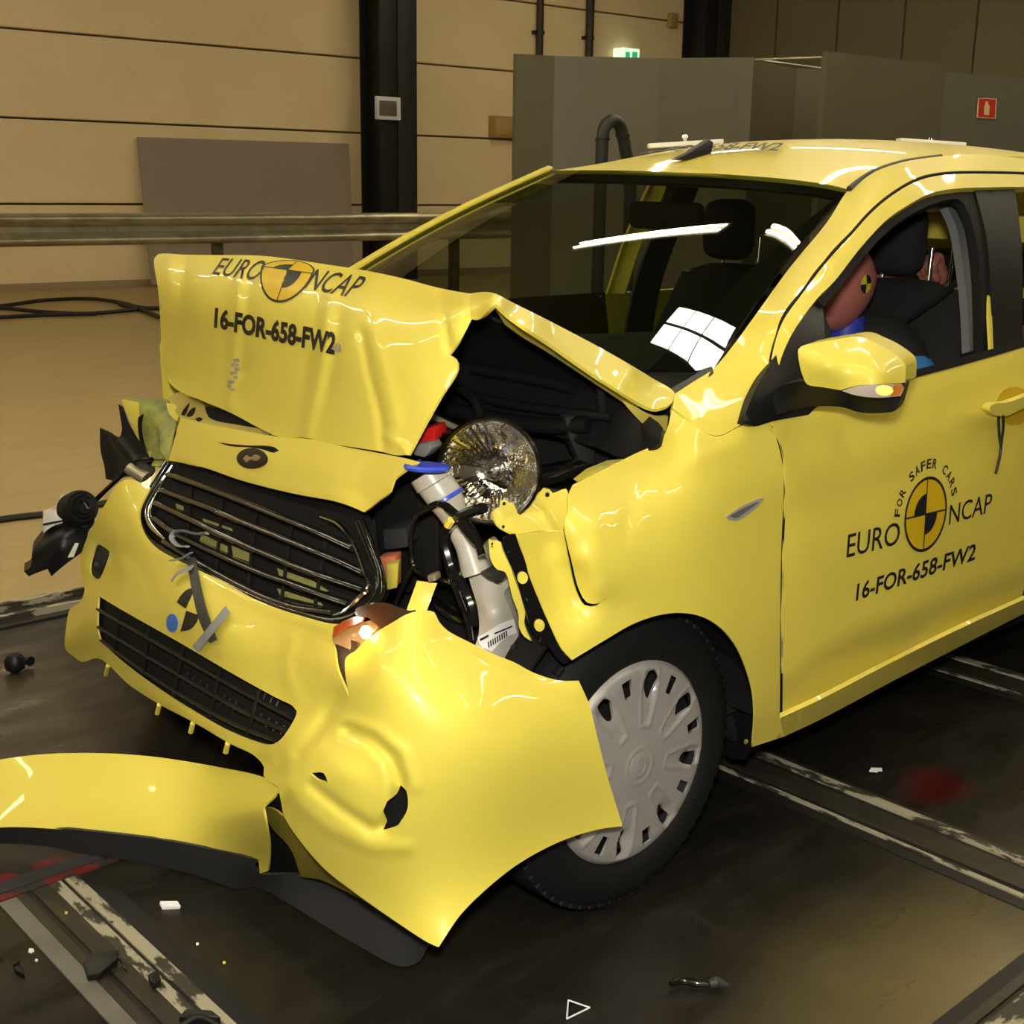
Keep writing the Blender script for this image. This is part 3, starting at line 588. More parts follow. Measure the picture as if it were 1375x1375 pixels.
# torn yellow inner edge left of the strip
S_ine = Surf([(665, 700, 'Y', .10), (672, 760, 'Y', .075), (700, 840, 'Y', .06), (712, 860, 'Y', .05), (656, 740, 'Y', .10)])
panel('inner_edge', [(656, 724, 1), (672, 728), (690, 775), (705, 822), (704, 838), (712, 858), (714, 861, 1), (704, 855), (697, 842), (696, 824), (688, 802), (678, 768), (668, 765), (659, 752)], S_ine, M_yel, car, sp=6, thick=.004)
# upper inner bracket
S_brk = Surf([(660, 690, 'Y', .11), (665, 672, 'Y', .14), (735, 655, 'Y', .13), (762, 660, 'Y', .10), (757, 712, 'Y', .06), (690, 715, 'Y', .07)], [('l', [(682, 698), (700, 682), (730, 690)], 5, .006), ('l', [(712, 672), (730, 690), (742, 712)], 5, .006)])
bk = panel('inner_bracket', [(660, 688, 1), (664, 684), (671, 680), (672, 673), (678, 670), (684, 675), (700, 668), (725, 660), (730, 655), (738, 657), (742, 662), (760, 656), (763, 665), (761, 690), (756, 713, 1), (720, 713), (694, 717), (680, 712), (668, 704)], S_brk, M_yel, car, sp=6, thick=.004)
for x, y, r in ((677, 676, 2.2), (735, 664, 3), (676, 707, 2), (661, 730, 1.5)): panel('hole', ellipse_poly(x, y, r, r, 10), S_brk, M_mat, bk, sp=3, thick=.001, lift=.002)

# ---- roof
hdr = [(1139, 255, 'X', .93), (1100, 246.5, 'X', .90), (1040, 239, 'X', .88), (960, 233, 'X', .87), (880, 230.3, 'X', .88), (800, 228.5, 'X', .93), (742, 229, 'X', 1.0)]
H = [on(*h) for h in hdr]
def roofrow(x, zc, ye):
    out = []
    for k in range(7):
        u = k/6*2-1; yc = .85; out.append((x, yc+u*ye*1.0, zc-.050*abs(u)**2.2))
    return out
rows = [H, roofrow(1.30, 1.427, .53), roofrow(1.75, 1.447, .545), roofrow(2.3, 1.425, .545), roofrow(2.85, 1.36, .53)]
rf = grid('roof', bilerp_grid(rows), 36, 30, M_yel, car, thick=-.01); sub(rf)

# ---- windscreen
Bse = [on(957, 497, 'Y', .128), np.array([.16, .36, .955]), np.array([.09, .6, .95]), np.array([.07, .85, .948]), np.array([.09, 1.1, .95]), np.array([.16, 1.34, .955]), np.array([.27, 1.57, .97])]
ws_ctrl = [(0, 0, 'P', H[k]*(1-t)+Bse[k]*t+np.array([-.45, 0, .89])*.02*math.sin(math.pi*t)*(math.sin(math.pi*k/6))) for k in range(7) for t in (0, .25, .5, .75, 1)]
S_ws = Surf(ws_ctrl)
def glass_material():
    m = bpy.data.materials.new('windscreen_glass'); m.use_nodes = True; nt = m.node_tree; nt.nodes.clear()
    o = nt.nodes.new('ShaderNodeOutputMaterial'); mx = nt.nodes.new('ShaderNodeMixShader'); tr = nt.nodes.new('ShaderNodeBsdfTransparent'); gl = nt.nodes.new('ShaderNodeBsdfGlossy'); fr = nt.nodes.new('ShaderNodeFresnel')
    tr.inputs[0].default_value = (.62, .66, .58, 1); gl.inputs['Roughness'].default_value = .01; gl.inputs[0].default_value = (1, 1, 1, 1); fr.inputs[0].default_value = 1.52
    ge = nt.nodes.new('ShaderNodeNewGeometry'); ma = nt.nodes.new('ShaderNodeMath'); ma.operation = 'SUBTRACT'; ma.use_clamp = True; nt.links.new(fr.outputs[0], ma.inputs[0]); nt.links.new(ge.outputs['Backfacing'], ma.inputs[1]); nt.links.new(ma.outputs[0], mx.inputs[0]); nt.links.new(tr.outputs[0], mx.inputs[1]); nt.links.new(gl.outputs[0], mx.inputs[2]); nt.links.new(mx.outputs[0], o.inputs[0]); return m
M_glass = glass_material()
_u = np.linspace(0, 1, 7)
def smoothfit(A, deg=3):
    A = np.array(A); c = [np.polyfit(_u, A[:, k], deg) for k in range(3)]; a0 = np.array([np.polyval(q, 0) for q in c]); a1 = np.array([np.polyval(q, 1) for q in c])
    return lambda u: np.array([np.polyval(q, u) for q in c])+(A[0]-a0)*(1-u)+(A[-1]-a1)*u
_h, _b = smoothfit(H), smoothfit(Bse)
def wsf(u, v): return _h(u)*(1-v)+_b(u)*v+np.array([-.45, 0, .89])*.022*math.sin(math.pi*v)
ws = grid('windscreen', wsf, 48, 24, M_glass, car, thick=.005); sub(ws)
N_ = np.array([-.42, 0, .9])
grid('black_border', lambda u, v: wsf(.004+u*(.05+.035*v), .0+v)-N_*.010, 6, 24, M_mat, ws, thick=.001)
grid('top_border', lambda u, v: wsf(u, .004+.05*v)-N_*.010, 30, 2, M_mat, ws, thick=.001)
panel('cowl_strip', [(956, 492, 1), (958, 499), (930, 520), (906, 532), (899, 522, 1), (925, 508), (945, 495)], S_ws, M_dgr, car, sp=6, thick=.01, lift=.004)
# far A-pillar
def fpf(u, v):
    p = wsf(1, v); o = bilerp_grid([[(-.012, -.012, .010), (.0, .022, .014), (.03, .045, .0), (.06, .05, -.03)], [(-.012, -.012, .010), (.0, .03, .014), (.03, .055, .0), (.06, .06, -.03)]])
    return p+o(u, v)
grid('far_pillar', fpf, 8, 24, M_yel, car, thick=.006)

# ---- hood, folded in two
S_hf = Surf([(211, 342, 'X', -.125), (289, 342.5, 'X', -.13), (384, 347, 'X', -.145), (493, 363.6, 'X', -.165), (591, 387, 'X', -.20), (634, 394.5, 'X', -.215),
    (214, 362, 'X', -.165), (289, 360, 'X', -.175), (384, 366, 'X', -.195), (493, 384, 'X', -.225), (585, 408, 'X', -.26), (630, 412, 'X', -.275), (634, 429, 'X', -.28),
    (216, 440, 'X', -.185), (400, 470, 'X', -.27), (612, 488, 'X', -.315), (222, 500, 'X', -.19), (238, 523, 'X', -.205), (307, 552, 'X', -.25), (412, 587, 'X', -.32), (514, 607, 'X', -.375), (549, 611, 'X', -.385), (575, 560, 'X', -.36), (520, 540, 'X', -.35), (300, 450, 'X', -.225)],
    [('l', [(324, 352), (320, 400), (314, 470), (308, 545)], 6, .010), ('l', [(336, 365), (332, 420), (325, 500)], 8, -.008), ('l', [(300, 380), (302, 430), (300, 480)], 10, -.005), ('l', [(444, 398), (438, 430), (434, 480), (420, 540), (412, 585)], 8, .012), ('l', [(458, 425), (450, 475), (438, 535)], 8, -.009), ('l', [(425, 400), (420, 450), (405, 520)], 9, -.005),
     ('l', [(485, 445), (495, 500), (511, 560), (515, 607)], 4.5, -.010), ('l', [(500, 440), (515, 500), (532, 575)], 10, .007), ('l', [(247, 348), (244, 400), (228, 470), (219, 500)], 8, -.014), ('l', [(228, 350), (220, 430)], 7, .006),
     ('l', [(590, 392), (596, 430), (603, 470)], 5, -.010), ('g', 615, 440, 14, 26, 0, .010), ('g', 270, 420, 20, 40, 0, .006), ('g', 380, 500, 30, 50, 0, .005), ('l', [(520, 585), (540, 600), (548, 610)], 6, .008), ('g', 225, 505, 15, 12, 0, -.015)])
hood = panel('hood', [(207, 356), (207, 347), (212, 341.5), (250, 342), (289, 342.5), (344, 343), (384, 347), (434.5, 354.5), (493, 363.6), (543.6, 374.5), (591, 387), (634.5, 394.5), (650, 395, 1), (640, 400), (632, 408), (634, 428, 1), (620, 454), (603, 476, 1), (612, 482), (614.5, 495), (591, 534.5), (565.5, 580), (549, 611, 1), (529, 611), (514.5, 607), (471, 600), (434.5, 594.5), (412.7, 588), (376, 587), (354.5, 578), (307, 553), (271, 538), (238, 523.6), (227, 512.7), (218, 484), (216, 447), (212.7, 393)],
    S_hf, M_yel, car, sp=6, thick=.004); sub(hood)
# folded crest and near edge of the rear half
S_hc = Surf([(634, 394, 'X', -.215), (660, 394, 'Y', .15), (690, 407, 'Y', .155), (738, 431, 'Y', .16), (819, 474, 'Y', .16), (873, 506, 'Y', .15), (906, 528, 'Y', .125), (902, 541, 'Y', .095), (870, 547, 'Y', .085), (819, 517, 'Y', .085), (779, 490, 'Y', .09), (738, 461, 'Y', .09), (701, 436, 'Y', .09), (666, 408, 'Y', .10), (641, 430, 'X', -.29), (632, 410, 'X', -.28), (720, 432, 'Y', .115), (840, 502, 'Y', .11)],
    [('g', 648, 415, 12, 12, 0, -.012)])
panel('hood_rear_edge', [(632, 394, 1), (648, 392), (663, 393.5), (690, 407), (738, 431), (819, 474), (873, 506), (906, 528), (902, 541), (884, 549), (870, 547), (819, 517), (779, 490), (738, 461), (701, 436.5), (676.5, 418), (666, 408), (655, 418), (641, 430), (634, 429), (631, 410)], S_hc, M_yel, hood, sp=6, thick=.006)
A_ = [S_hf.pts([(x, y)])[0] for x, y in ((213, 343), (344, 344), (493, 365), (591, 388), (640, 394))]
B_ = [(.06+.02*abs(k-2), y, .955) for k, y in enumerate((1.5, 1.2, .85, .5, .17))]
M_ = [a*.5+np.array(b)*.5+np.array([0, 0, .02]) for a, b in zip(A_, B_)]
grid('hood_dark_sheet', bilerp_grid([[a-np.array([-.01, 0, .03]) for a in A_], [m_-np.array([0, 0, .03]) for m_ in M_], [np.array(b)-np.array([0, 0, .03]) for b in B_]]), 16, 8, M_mat, hood, thick=.006)  # black sheet added below the rear half to keep the hood's underside dark
grid('hood_rear', bilerp_grid([[a-np.array([0, 0, .006]) for a in A_], M_, B_]), 20, 10, M_yel, hood, thick=.006)
panel('hood_inner_flange', [(662, 410, 1), (676, 420), (701, 439), (738, 464), (779, 493), (819, 520), (860, 545), (850, 547), (812, 524), (770, 496), (730, 470), (700, 452), (678, 436, 1)], Surf([(666, 410, 'Y', .12), (738, 464, 'Y', .12), (819, 520, 'Y', .12), (860, 545, 'Y', .11), (730, 470, 'Y', .15), (812, 524, 'Y', .14), (690, 445, 'Y', .16)]), M_yin, hood, sp=7, thick=.004)
panel('hood_hinge', [(826, 526, 1), (846, 540), (867, 554), (885, 560), (897, 559, 1), (894, 579), (884, 581.5), (867, 572), (846, 551)], Surf([(826, 526, 'Y', .14), (897, 559, 'Y', .12), (884, 581, 'Y', .13), (860, 555, 'Y', .125)]), mat('pale_yellow_paint', (.52, .43, .08), .45), hood, sp=6, thick=.006)
# lettering on the hood
decal_text('lettering', '16-FOR-658-FW2', [(287, 440), (449, 477), (452, 446), (289, 412)], S_hf, M_ink, hood, bold=.042, cuts=2, lift=.003)
decal_text('lettering', 'EURO', [(284, 368), (343, 377), (362, 350), (299, 346)], S_hf, M_ink, hood, bold=.006, cuts=2, lift=.003)
decal_text('lettering', 'NCAP', [(407, 387), (472, 400), (495, 372), (426, 361)], S_hf, M_ink, hood, bold=.008, cuts=2, lift=.003)
def target(prefix, surf, parent, cmap, lift, ring=(.93, 1.0)):
    """round two-tone crash emblem; cmap maps unit disc to pixels"""
    def disc(r0, r1, a0, a1, n=16, k=4):
        V = []; Fc = []
        for j in range(k+1):
            r = r0+(r1-r0)*j/k
            for i in range(n+1): a = math.radians(a0+(a1-a0)*i/n); V.append((r*math.cos(a), r*math.sin(a)))
        for j in range(k):
            for i in range(n): b = j*(n+1)+i; Fc.append((b, b+1, b+n+2, b+n+1))
        return V, Fc
    def put(nm, vf, m, l): flatmesh(prefix+nm, vf[0], vf[1], lambda V: surf.pts(cmap(V), l), m, parent, 0)
    put('_disc', disc(.02, .97, 0, 360, 40, 6), M_inkY, lift); put('_ring', disc(ring[0], ring[1], 0, 360, 48, 2), M_ink, lift+.0008)
    put('_quarter', disc(.0, .55, 90, 180), M_ink, lift+.0008); put('_quarter', disc(.0, .55, 270, 360), M_ink, lift+.0008)
    def bar(x0, y0, x1, y1):
        V = [(x0+(x1-x0)*i/8, y0+(y1-y0)*j) for j in (0, 1) for i in range(9)] if abs(x1-x0) > abs(y1-y0) else [(x0+(x1-x0)*j, y0+(y1-y0)*i/8) for j in (0, 1) for i in range(9)]
        return V, [(i, i+1, i+10, i+9) for i in range(8)]
    put('_cross', bar(-.95, -.022, .95, .022), M_ink, lift+.0009); put('_cross', bar(-.022, -.95, .022, .95), M_ink, lift+.0009)
# hood emblem: its top rolls over the crest
def cm_h(V):
    x, y = V[:, 0], V[:, 1]; f = np.where(y < 0, 1, .32)
    return np.stack([386+35*x*(1-.1*np.abs(y))+np.where(y > 0, 14*y, 15*y), 362+5*x+np.where(y < 0, -44*y, -12*y)], 1)
target('emblem', S_hf, hood, cm_h, .003)
for k, (x, y, a, b) in enumerate(((317, 484, 5, 3), (315, 490, 6, 2.5), (318, 496, 4.5, 3), (313, 501, 6, 2), (316, 507, 3.5, 2.5), (310, 513, 5.5, 2.5), (308, 519, 3, 3), (312, 523, 4, 1.4))): panel('scrape', [(x-a, y-b*.6, 1), (x-a*.2, y-b, 1), (x+a*.7, y-b*.7, 1), (x+a, y+b*.3, 1), (x+a*.2, y+b*.5, 1), (x-a*.4, y+b, 1)], S_hf, M_scr, hood, sp=4, thick=.0006, lift=.003)
panel('scrape', [(447, 464), (455, 460), (459, 466), (455, 473), (448, 472)], S_hf, M_scr, hood, sp=4, thick=.001, lift=.003)

# ---- nose panel with badge
S_no = Surf([(242, 560, 'X', -.225), (227, 618, 'X', -.27), (336, 580, 'X', -.29), (325, 645, 'X', -.335), (413, 589, 'X', -.325), (398, 663, 'X', -.375), (507, 609, 'X', -.37), (471, 680, 'X', -.405), (560, 620, 'X', -.40), (489, 688, 'X', -.405), (340, 612, 'X', -.325), (440, 635, 'X', -.375), (527, 645, 'X', -.405), (270, 595, 'X', -.275)],
    [('l', [(235, 612), (325, 640), (398, 658), (449, 667), (485, 682)], 7, .006)])
nose = panel('nose_panel', [(242, 560, 1), (285, 571), (336, 580), (376, 587), (413, 589), (464, 600), (507, 608), (547, 616), (562, 620, 1), (529, 644), (526, 652), (523.6, 660), (507, 673), (489, 688, 1), (471, 680), (449, 673), (398, 663.6), (325.5, 645.5), (271, 627), (226, 618, 1), (234.5, 589)], S_no, M_yel, car, sp=7, thick=.004,
    holes=[[(290, 593, 1), (310, 596), (335, 598), (352, 598), (368, 600), (375, 605), (368, 608), (350, 603), (330, 600.5), (308, 599)]]); sub(nose)
panel('badge', ellipse_poly(338, 615.5, 19.5, 13, 24), S_no, mat('badge_black', (.004, .004, .005), .35), nose, sp=4, thick=.006, lift=.010)
panel('badge_ring', ellipse_poly(338, 615.5, 20.5, 14, 28), S_no, M_chd, nose, sp=4, thick=.003, lift=.0045)
panel('badge_script', [(326, 616, 1), (331, 611), (337, 614), (342, 610), (350, 614), (344, 619), (337, 617), (331, 621)], S_no, M_chr, nose, sp=3, thick=.001, lift=.0115)
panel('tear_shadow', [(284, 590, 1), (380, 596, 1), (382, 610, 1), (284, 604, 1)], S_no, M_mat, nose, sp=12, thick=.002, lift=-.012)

# ---- grille
S_gr = Surf([(227, 620, 'X', -.26), (190, 690, 'X', -.34), (205, 731, 'X', -.38), (325, 648, 'X', -.315), (398, 668, 'X', -.35), (489, 690, 'X', -.385), (515, 775, 'X', -.40), (461, 837, 'X', -.465), (381, 820, 'X', -.46), (300, 783, 'X', -.43), (250, 760, 'X', -.41), (350, 735, 'X', -.40), (440, 760, 'X', -.42), (270, 690, 'X', -.36)])
grille = part_empty('grille', car, 'black grille with dark chrome slats')
panel('backing', [(226, 619, 1), (271, 628), (325, 646), (398, 664), (449, 674), (488, 690), (500, 735), (514, 775), (516, 793), (500, 815), (462, 838), (398, 826), (341, 805), (263, 765), (206, 734), (191, 712), (186, 690), (202, 655)], S_gr, M_mat, grille, sp=12, thick=.012, lift=-.035)
tube('outer_frame', S_gr.pts([(226, 621), (207, 652), (190, 688), (193, 712), (208, 732), (263, 763), (341, 803), (398, 824), (450, 836), (490, 822), (511, 795), (510, 770), (498, 737), (484, 700)], .004), .010, M_gls, grille, seg=8)
tube('chrome_rim', S_gr.pts([(232, 625), (215, 652), (201, 685), (205, 706), (222, 725)], .010), [.004, .007, .012, .010, .003], M_chr, grille, seg=8)
tube('chrome_rim', S_gr.pts([(430, 694), (455, 705), (475, 731), (489, 767), (494.5, 789), (484, 801), (451, 826), (398, 817)], .008), [.002, .004, .0035, .0035, .004, .004, .003, .001], M_chr, grille, seg=6)
M_slat = mat('slat_black', (.010, .009, .008), .16, coat=.5)
SL = [[(227, 637), (264, 650), (300, 663), (377, 694), (422, 712), (475, 736)], [(217, 658), (284, 683), (300, 690), (367, 717), (414, 736), (453, 752), (489, 769)], [(211, 676), (264, 701), (300, 719), (361, 745), (402, 762), (444.6, 777), (489, 792)], [(209, 696), (237, 716), (300, 747), (351, 769), (396, 785), (447, 803.6), (470, 811)], [(222, 727), (263, 752), (300, 773), (351, 799), (396, 815), (449, 823)]]
for sl in SL: tube('slat', S_gr.pts(sl, .004), .0105, M_slat, grille, seg=10, flat=.6)
for a, b in (((258, 652), (250, 742)), ((300, 664), (290, 770)), ((345, 682), (333, 790)), ((392, 702), (378, 808)), ((438, 722), (422, 820))):
    tube('rib', S_gr.pts([a, ((a[0]+b[0])/2, (a[1]+b[1])/2), b], -.024), .004, M_mat, grille, seg=6)
for q in ([(272, 696), (310, 709), (311, 713), (273, 700)], [(270, 717), (304, 733), (304, 742), (268, 726)], [(311, 732), (334, 742), (334, 754), (313, 747)], [(372, 763), (420, 780), (440, 793), (424, 794), (376, 776)], [(372, 790), (430, 809), (432, 813), (376, 800)], [(236, 676), (245, 679), (245, 685), (237, 682)]): panel('bumper_beam', [(*p, 1) for p in q], S_gr, mat('olive_beam', (.26, .25, .07), .5), grille, sp=8, thick=.003, lift=-.028)

# ---- bumper cover
S_bu = Surf([(128, 701, 'Y', 1.50), (109, 760, 'Y', 1.56), (94, 817, 'Y', 1.62), (88, 860, 'Y', 1.62), (99, 881, 'Y', 1.60), (113, 791, 'Y', 1.52), (174, 642, 'Y', 1.38), (194, 648, 'X', -.31), (219, 625, 'X', -.26), (190, 690, 'X', -.365), (160, 720, 'X', -.385), (132, 750, 'X', -.37), (131, 820, 'X', -.42),
    (206, 733, 'X', -.40), (250, 800, 'X', -.485), (233, 750, 'X', -.425), (300, 784, 'X', -.45), (341, 804, 'X', -.465), (398, 826, 'X', -.485), (445, 840, 'X', -.505), (300, 850, 'X', -.52), (243, 864, 'X', -.51), (371, 937, 'X', -.55), (398, 955, 'X', -.565), (313, 905, 'X', -.535), (167, 821, 'X', -.455),
    (153, 882, 'X', -.46), (254, 955, 'X', -.535), (313, 988, 'X', -.565), (359, 1004, 'X', -.585), (342, 1015, 'X', -.575), (214, 946, 'X', -.505), (123, 880, 'Y', 1.45), (354, 1030, 'X', -.58),
    (460, 900, 'X', -.555), (445, 960, 'X', -.57), (415, 1000, 'X', -.60), (385, 1050, 'X', -.62), (400, 1127, 'X', -.62), (436, 1167, 'X', -.60), (472, 1196, 'X', -.58), (527, 1234, 'X', -.55), (589, 1271, 'Z', .165),
    (548, 824, 'Y', .065), (601, 847, 'Y', .045), (662, 878, 'Y', .02), (713, 901, 'Y', .0), (777, 914, 'Y', -.02), (640, 950, 'Y', -.045), (700, 1000, 'Y', -.065), (803, 996, 'Y', -.05), (836, 1109, 'Y', -.055), (763, 1125, 'Y', -.05), (691, 1164, 'Y', -.045), (654, 1193, 'Y', -.04), (618, 1229, 'Y', -.035),
    (560, 1000, 'Y', -.015), (600, 1100, 'Y', -.03), (510, 900, 'Y', .06), (490, 1150, 'X', -.585), (476, 875, 'X', -.53), (550, 900, 'Y', .02)],
    [('l', [(466, 981), (498, 994), (524, 1017), (536, 1050), (532, 1085), (514, 1112)], 8, -.020), ('l', [(456, 966), (506, 981), (543, 1012), (557, 1056)], 9, .006), ('l', [(420, 1056), (460, 1088), (500, 1114)], 8, -.012), ('g', 460, 1035, 32, 22, 38, .010), ('l', [(383, 1046), (402, 1080), (440, 1110), (500, 1138), (545, 1138)], 10, .006), ('l', [(455, 935), (430, 975), (400, 1010)], 8, -.014),
     ('l', [(118, 790), (140, 752), (160, 722), (180, 695), (212, 652)], 6, -.008), ('l', [(165, 740), (188, 762), (205, 800)], 7, -.006), ('l', [(392, 858), (384, 900), (398, 938)], 9, .006), ('l', [(116, 884), (150, 900), (200, 932), (300, 987), (345, 1014)], 5, .008),
     ('l', [(178, 695), (183, 716), (200, 738), (262, 771), (340, 811), (398, 833), (446, 846)], 5, .005), ('l', [(600, 868), (690, 905), (775, 935)], 8, .003), ('g', 230, 850, 30, 14, 25, -.004)], lam=.0015)
bum = panel('bumper', [(174, 643), (190, 648), (203, 640), (219, 624, 1), (202, 655), (187, 688), (191, 711), (207, 733), (233, 749), (263.6, 764), (304, 783), (341, 804), (381.5, 820), (398, 825), (442, 837), (459, 838, 1), (451, 843), (446.5, 858), (450, 875), (453, 897), (469, 938, 1), (463, 897), (465, 882), (476, 875), (492, 860), (510, 846), (530, 834), (548, 824), (566, 820), (583, 822), (589, 834), (601, 846.6), (631.6, 863), (662, 878), (690.7, 889.4), (713, 901.6), (735.5, 910), (754, 914), (777, 914, 1),
    (791, 945.5), (803.6, 996), (818, 1051), (836, 1109, 1), (800, 1114.5), (763.6, 1125.5), (727, 1142), (691, 1163.6), (654.5, 1192.7), (618, 1229), (589, 1272, 1), (574.5, 1265.5), (527, 1234.5), (472.7, 1196), (436, 1167), (403.6, 1130), (382, 1097), (377, 1075), (373, 1056, 1), (354, 1042), (354.5, 1030), (342, 1015), (309, 998.6), (262, 971), (214.5, 946), (174.5, 920.5), (132, 884), (110, 889), (98, 881), (88, 872), (88.7, 843), (94.5, 817), (107.6, 808), (113.5, 791), (109, 770), (109, 747), (116, 724), (128, 701), (142.5, 674.5), (157, 651)],
    S_bu, M_yel, car, sp=6, thick=.004, holes=[[(132, 800, 1), (167, 821), (243, 864), (313, 905), (371, 937), (393, 948), (398.5, 955), (388, 978), (373, 996), (359, 1000), (313, 984), (254.5, 951.6), (196, 914), (153, 880), (136, 861.5), (131, 844)],
    [(131, 731), (140, 735), (147, 741), (144, 753), (132, 778), (122, 772), (121, 759), (125, 744)],
    [(538, 1054.5, 1), (545.5, 1062), (547, 1087), (534.5, 1109, 1), (514.5, 1114.5, 1), (520, 1102, 1), (514.5, 1089, 1), (520, 1076, 1), (533, 1065.5)], [(416, 1038, 1), (434.5, 1038), (440, 1051, 1), (425.5, 1047)]]); sub(bum)
panel('bumper_tab', [(541, 838, 1), (547, 816, 1), (560, 780, 1), (587, 783, 1), (573, 820, 1), (580, 836, 1)], Surf([(545, 818, 'X', -.415), (560, 780, 'X', -.40), (587, 783, 'X', -.37), (573, 836, 'X', -.40)]), M_yel, bum, sp=8, thick=.004)
# behind the holes
panel('fog_recess', [(505, 1040, 1), (560, 1045, 1), (560, 1120, 1), (500, 1125, 1)], S_bu, M_mat, bum, sp=14, thick=.003, lift=-.05)
panel('fog_recess', [(405, 1025, 1), (450, 1030, 1), (450, 1060, 1), (410, 1060, 1)], S_bu, M_mat, bum, sp=14, thick=.003, lift=-.04)
panel('tow_eye_cover', [(118, 728, 1), (150, 732, 1), (147, 782, 1), (117, 778, 1)], S_bu, M_dgr, bum, sp=12, thick=.003, lift=-.02)
panel('tow_eye_step', [(128, 750, 1), (143, 752, 1), (134, 772, 1), (125, 770, 1)], S_bu, M_blk, bum, sp=8, thick=.004, lift=-.012)
panel('tear_backing', [(444, 850, 1), (480, 862, 1), (480, 930, 1), (470, 945, 1), (450, 905, 1)], S_bu, mat('ribbed_dark', (.06, .045, .04), .4), bum, sp=8, thick=.004, lift=-.022)
# lower grille: bars and blades
lg = panel('lower_grille', [(128, 796, 1), (167, 817), (243, 860), (313, 901), (371, 933), (396, 944), (403, 955), (391, 981), (375, 1000), (359, 1004), (313, 988), (254.5, 956), (196, 918), (150, 884), (132, 864), (127, 844)], S_bu, M_mat, bum, sp=14, thick=.004, lift=-.055)
def strip_on(name, pl, w, lift, m, parent, d=.02):
    """blade along a pixel polyline standing on a surface: width w (m) seen edge-on, depth d"""
    tube(name, S_bu.pts(cr(pl, 18, False), lift), w, m, parent, seg=6, flat=1)
for pl in ([(131, 818), (190, 852), (260, 892), (330, 931), (392, 964)], [(132, 842), (190, 877), (260, 918), (330, 957), (385, 982)], [(136, 860), (190, 899), (255, 940), (315, 972), (368, 993)]): strip_on('bar', pl, .0048, -.014, M_blk, bum)
for a, b in (((162, 819), (156, 874)), ((201, 842), (194, 906)), ((248, 868), (234, 934)), ((297, 897), (282, 962)), ((348, 926), (332, 988))): strip_on('blade', [a, b], .004, -.012, M_blk, bum)
for x, y in ((250, 908), (259, 913), (268, 918), (277, 923), (300, 937), (308, 941), (316, 945), (355, 935), (364, 940), (372, 945), (350, 962), (360, 968), (370, 973), (380, 978)): strip_on('fin', [(x+2, y-4), (x-3, y+8)], .0022, -.030, M_dgr, bum)
for x, y in ((145, 898), (214, 950), (259, 975), (306, 1002)): tube('clip', [S_bu.pts([(x, y-4)], .0)[0], S_bu.pts([(x-3, y+8)], -.002)[0]], .0055, M_yel, bum, seg=6)
# crash target and stickers on the front
def cm_b(V): return np.stack([248+18*V[:, 0]+14*V[:, 1]*.35-3, 820+12*V[:, 0]-30*V[:, 1]], 1)
def quarter(a0, a1):
    n = 10; V = [(0, 0)]+[(math.cos(math.radians(a0+(a1-a0)*i/n)), math.sin(math.radians(a0+(a1-a0)*i/n))) for i in range(n+1)]; return V, [(0, i, i+1) for i in range(1, n+1)]
panel('target_quarter', [(249, 817, 1), (262, 789.5, 1), (252, 791), (243, 799), (237, 809, 1)], S_bu, M_ink, bum, sp=5, thick=.0005, lift=.003)
panel('target_quarter', [(250, 820, 1), (266.5, 826, 1), (264, 835), (255, 845), (242, 848, 1)], S_bu, M_ink, bum, sp=5, thick=.0005, lift=.003)
panel('round_sticker', ellipse_poly(231, 836.5, 7.6, 12, 18), S_bu, mat('blue_sticker', (.03, .16, .55), .4), bum, sp=4, thick=.0008, lift=.003)
panel('round_sticker_rim', ellipse_poly(231, 836.5, 8.6, 13, 18), S_bu, mat('sticker_rim', (.25, .35, .55), .4), bum, sp=4, thick=.0006, lift=.0022)
# grey sensor tape hanging out of the grille
def ribbon(name, pl, w, m, parent, lift=.02): return tube(name, [S_bu.pts([p], lift)[0] for p in pl], w, m, parent, seg=6, flat=.25)
panel('dark_tape', [(250, 748, 1), (262, 748, 1), (268, 780), (276, 815), (290, 858, 1), (281, 863, 1), (268, 835), (259, 800)], S_bu, mat('dark_tape', (.035, .035, .035), .5), bum, sp=6, thick=.002, lift=.022)
panel('grey_tape', [(258, 868, 1), (303, 813, 1), (308, 822, 1), (266, 876, 1)], S_bu, M_gtape, bum, sp=8, thick=.001, lift=.027)
ribbon('tape', [(230, 780), (238, 770), (250, 764), (258, 762)], .008, M_gtape, bum, .035); ribbon('tape', [(230, 752), (243, 750), (257, 742)], .007, M_gtape, bum, .045)
tube('tape', [S_gr.pts([p], .03)[0] for p in [(252, 734), (240, 733), (231, 724), (234, 715), (245, 713), (262, 717), (278, 716)]], .006, M_gtape, bum, seg=6, flat=.4)

# amber lamp torn at the bumper corner
lamp = part_empty('fog_lamp', car, 'broken amber indicator lamp, lit, at the bumper corner')
S_la = Surf([(446, 860, 'X', -.525), (455, 835, 'X', -.50), (500, 815, 'X', -.47), (555, 820, 'X', -.44), (510, 850, 'X', -.49), (470, 875, 'X', -.52)])
panel('lamp_back', [(452, 842), (490, 835), (515, 830), (500, 852), (478, 873), (460, 868), (446, 860)], S_la, mat('lamp_back', (.25, .17, .08), .25, coat=.5), lamp, sp=6, thick=.01, lift=-.005)
panel('lens_shard', [(478, 817), (498, 811), (515, 809), (535, 815), (550, 820), (558, 819, 1), (552, 828), (530, 840), (515, 846), (505, 838), (492, 828), (478, 826)], S_la, mat('smoked_amber', (.035, .016, .007), .2, coat=.5), lamp, sp=6, thick=.003, lift=.03)
panel('lens_shard', [(448, 842, 1), (465, 832), (490, 826), (486, 834), (462, 844), (447, 856)], S_la, mat('red_amber', (.22, .05, .012), .15, coat=.6), lamp, sp=6, thick=.003, lift=.012)
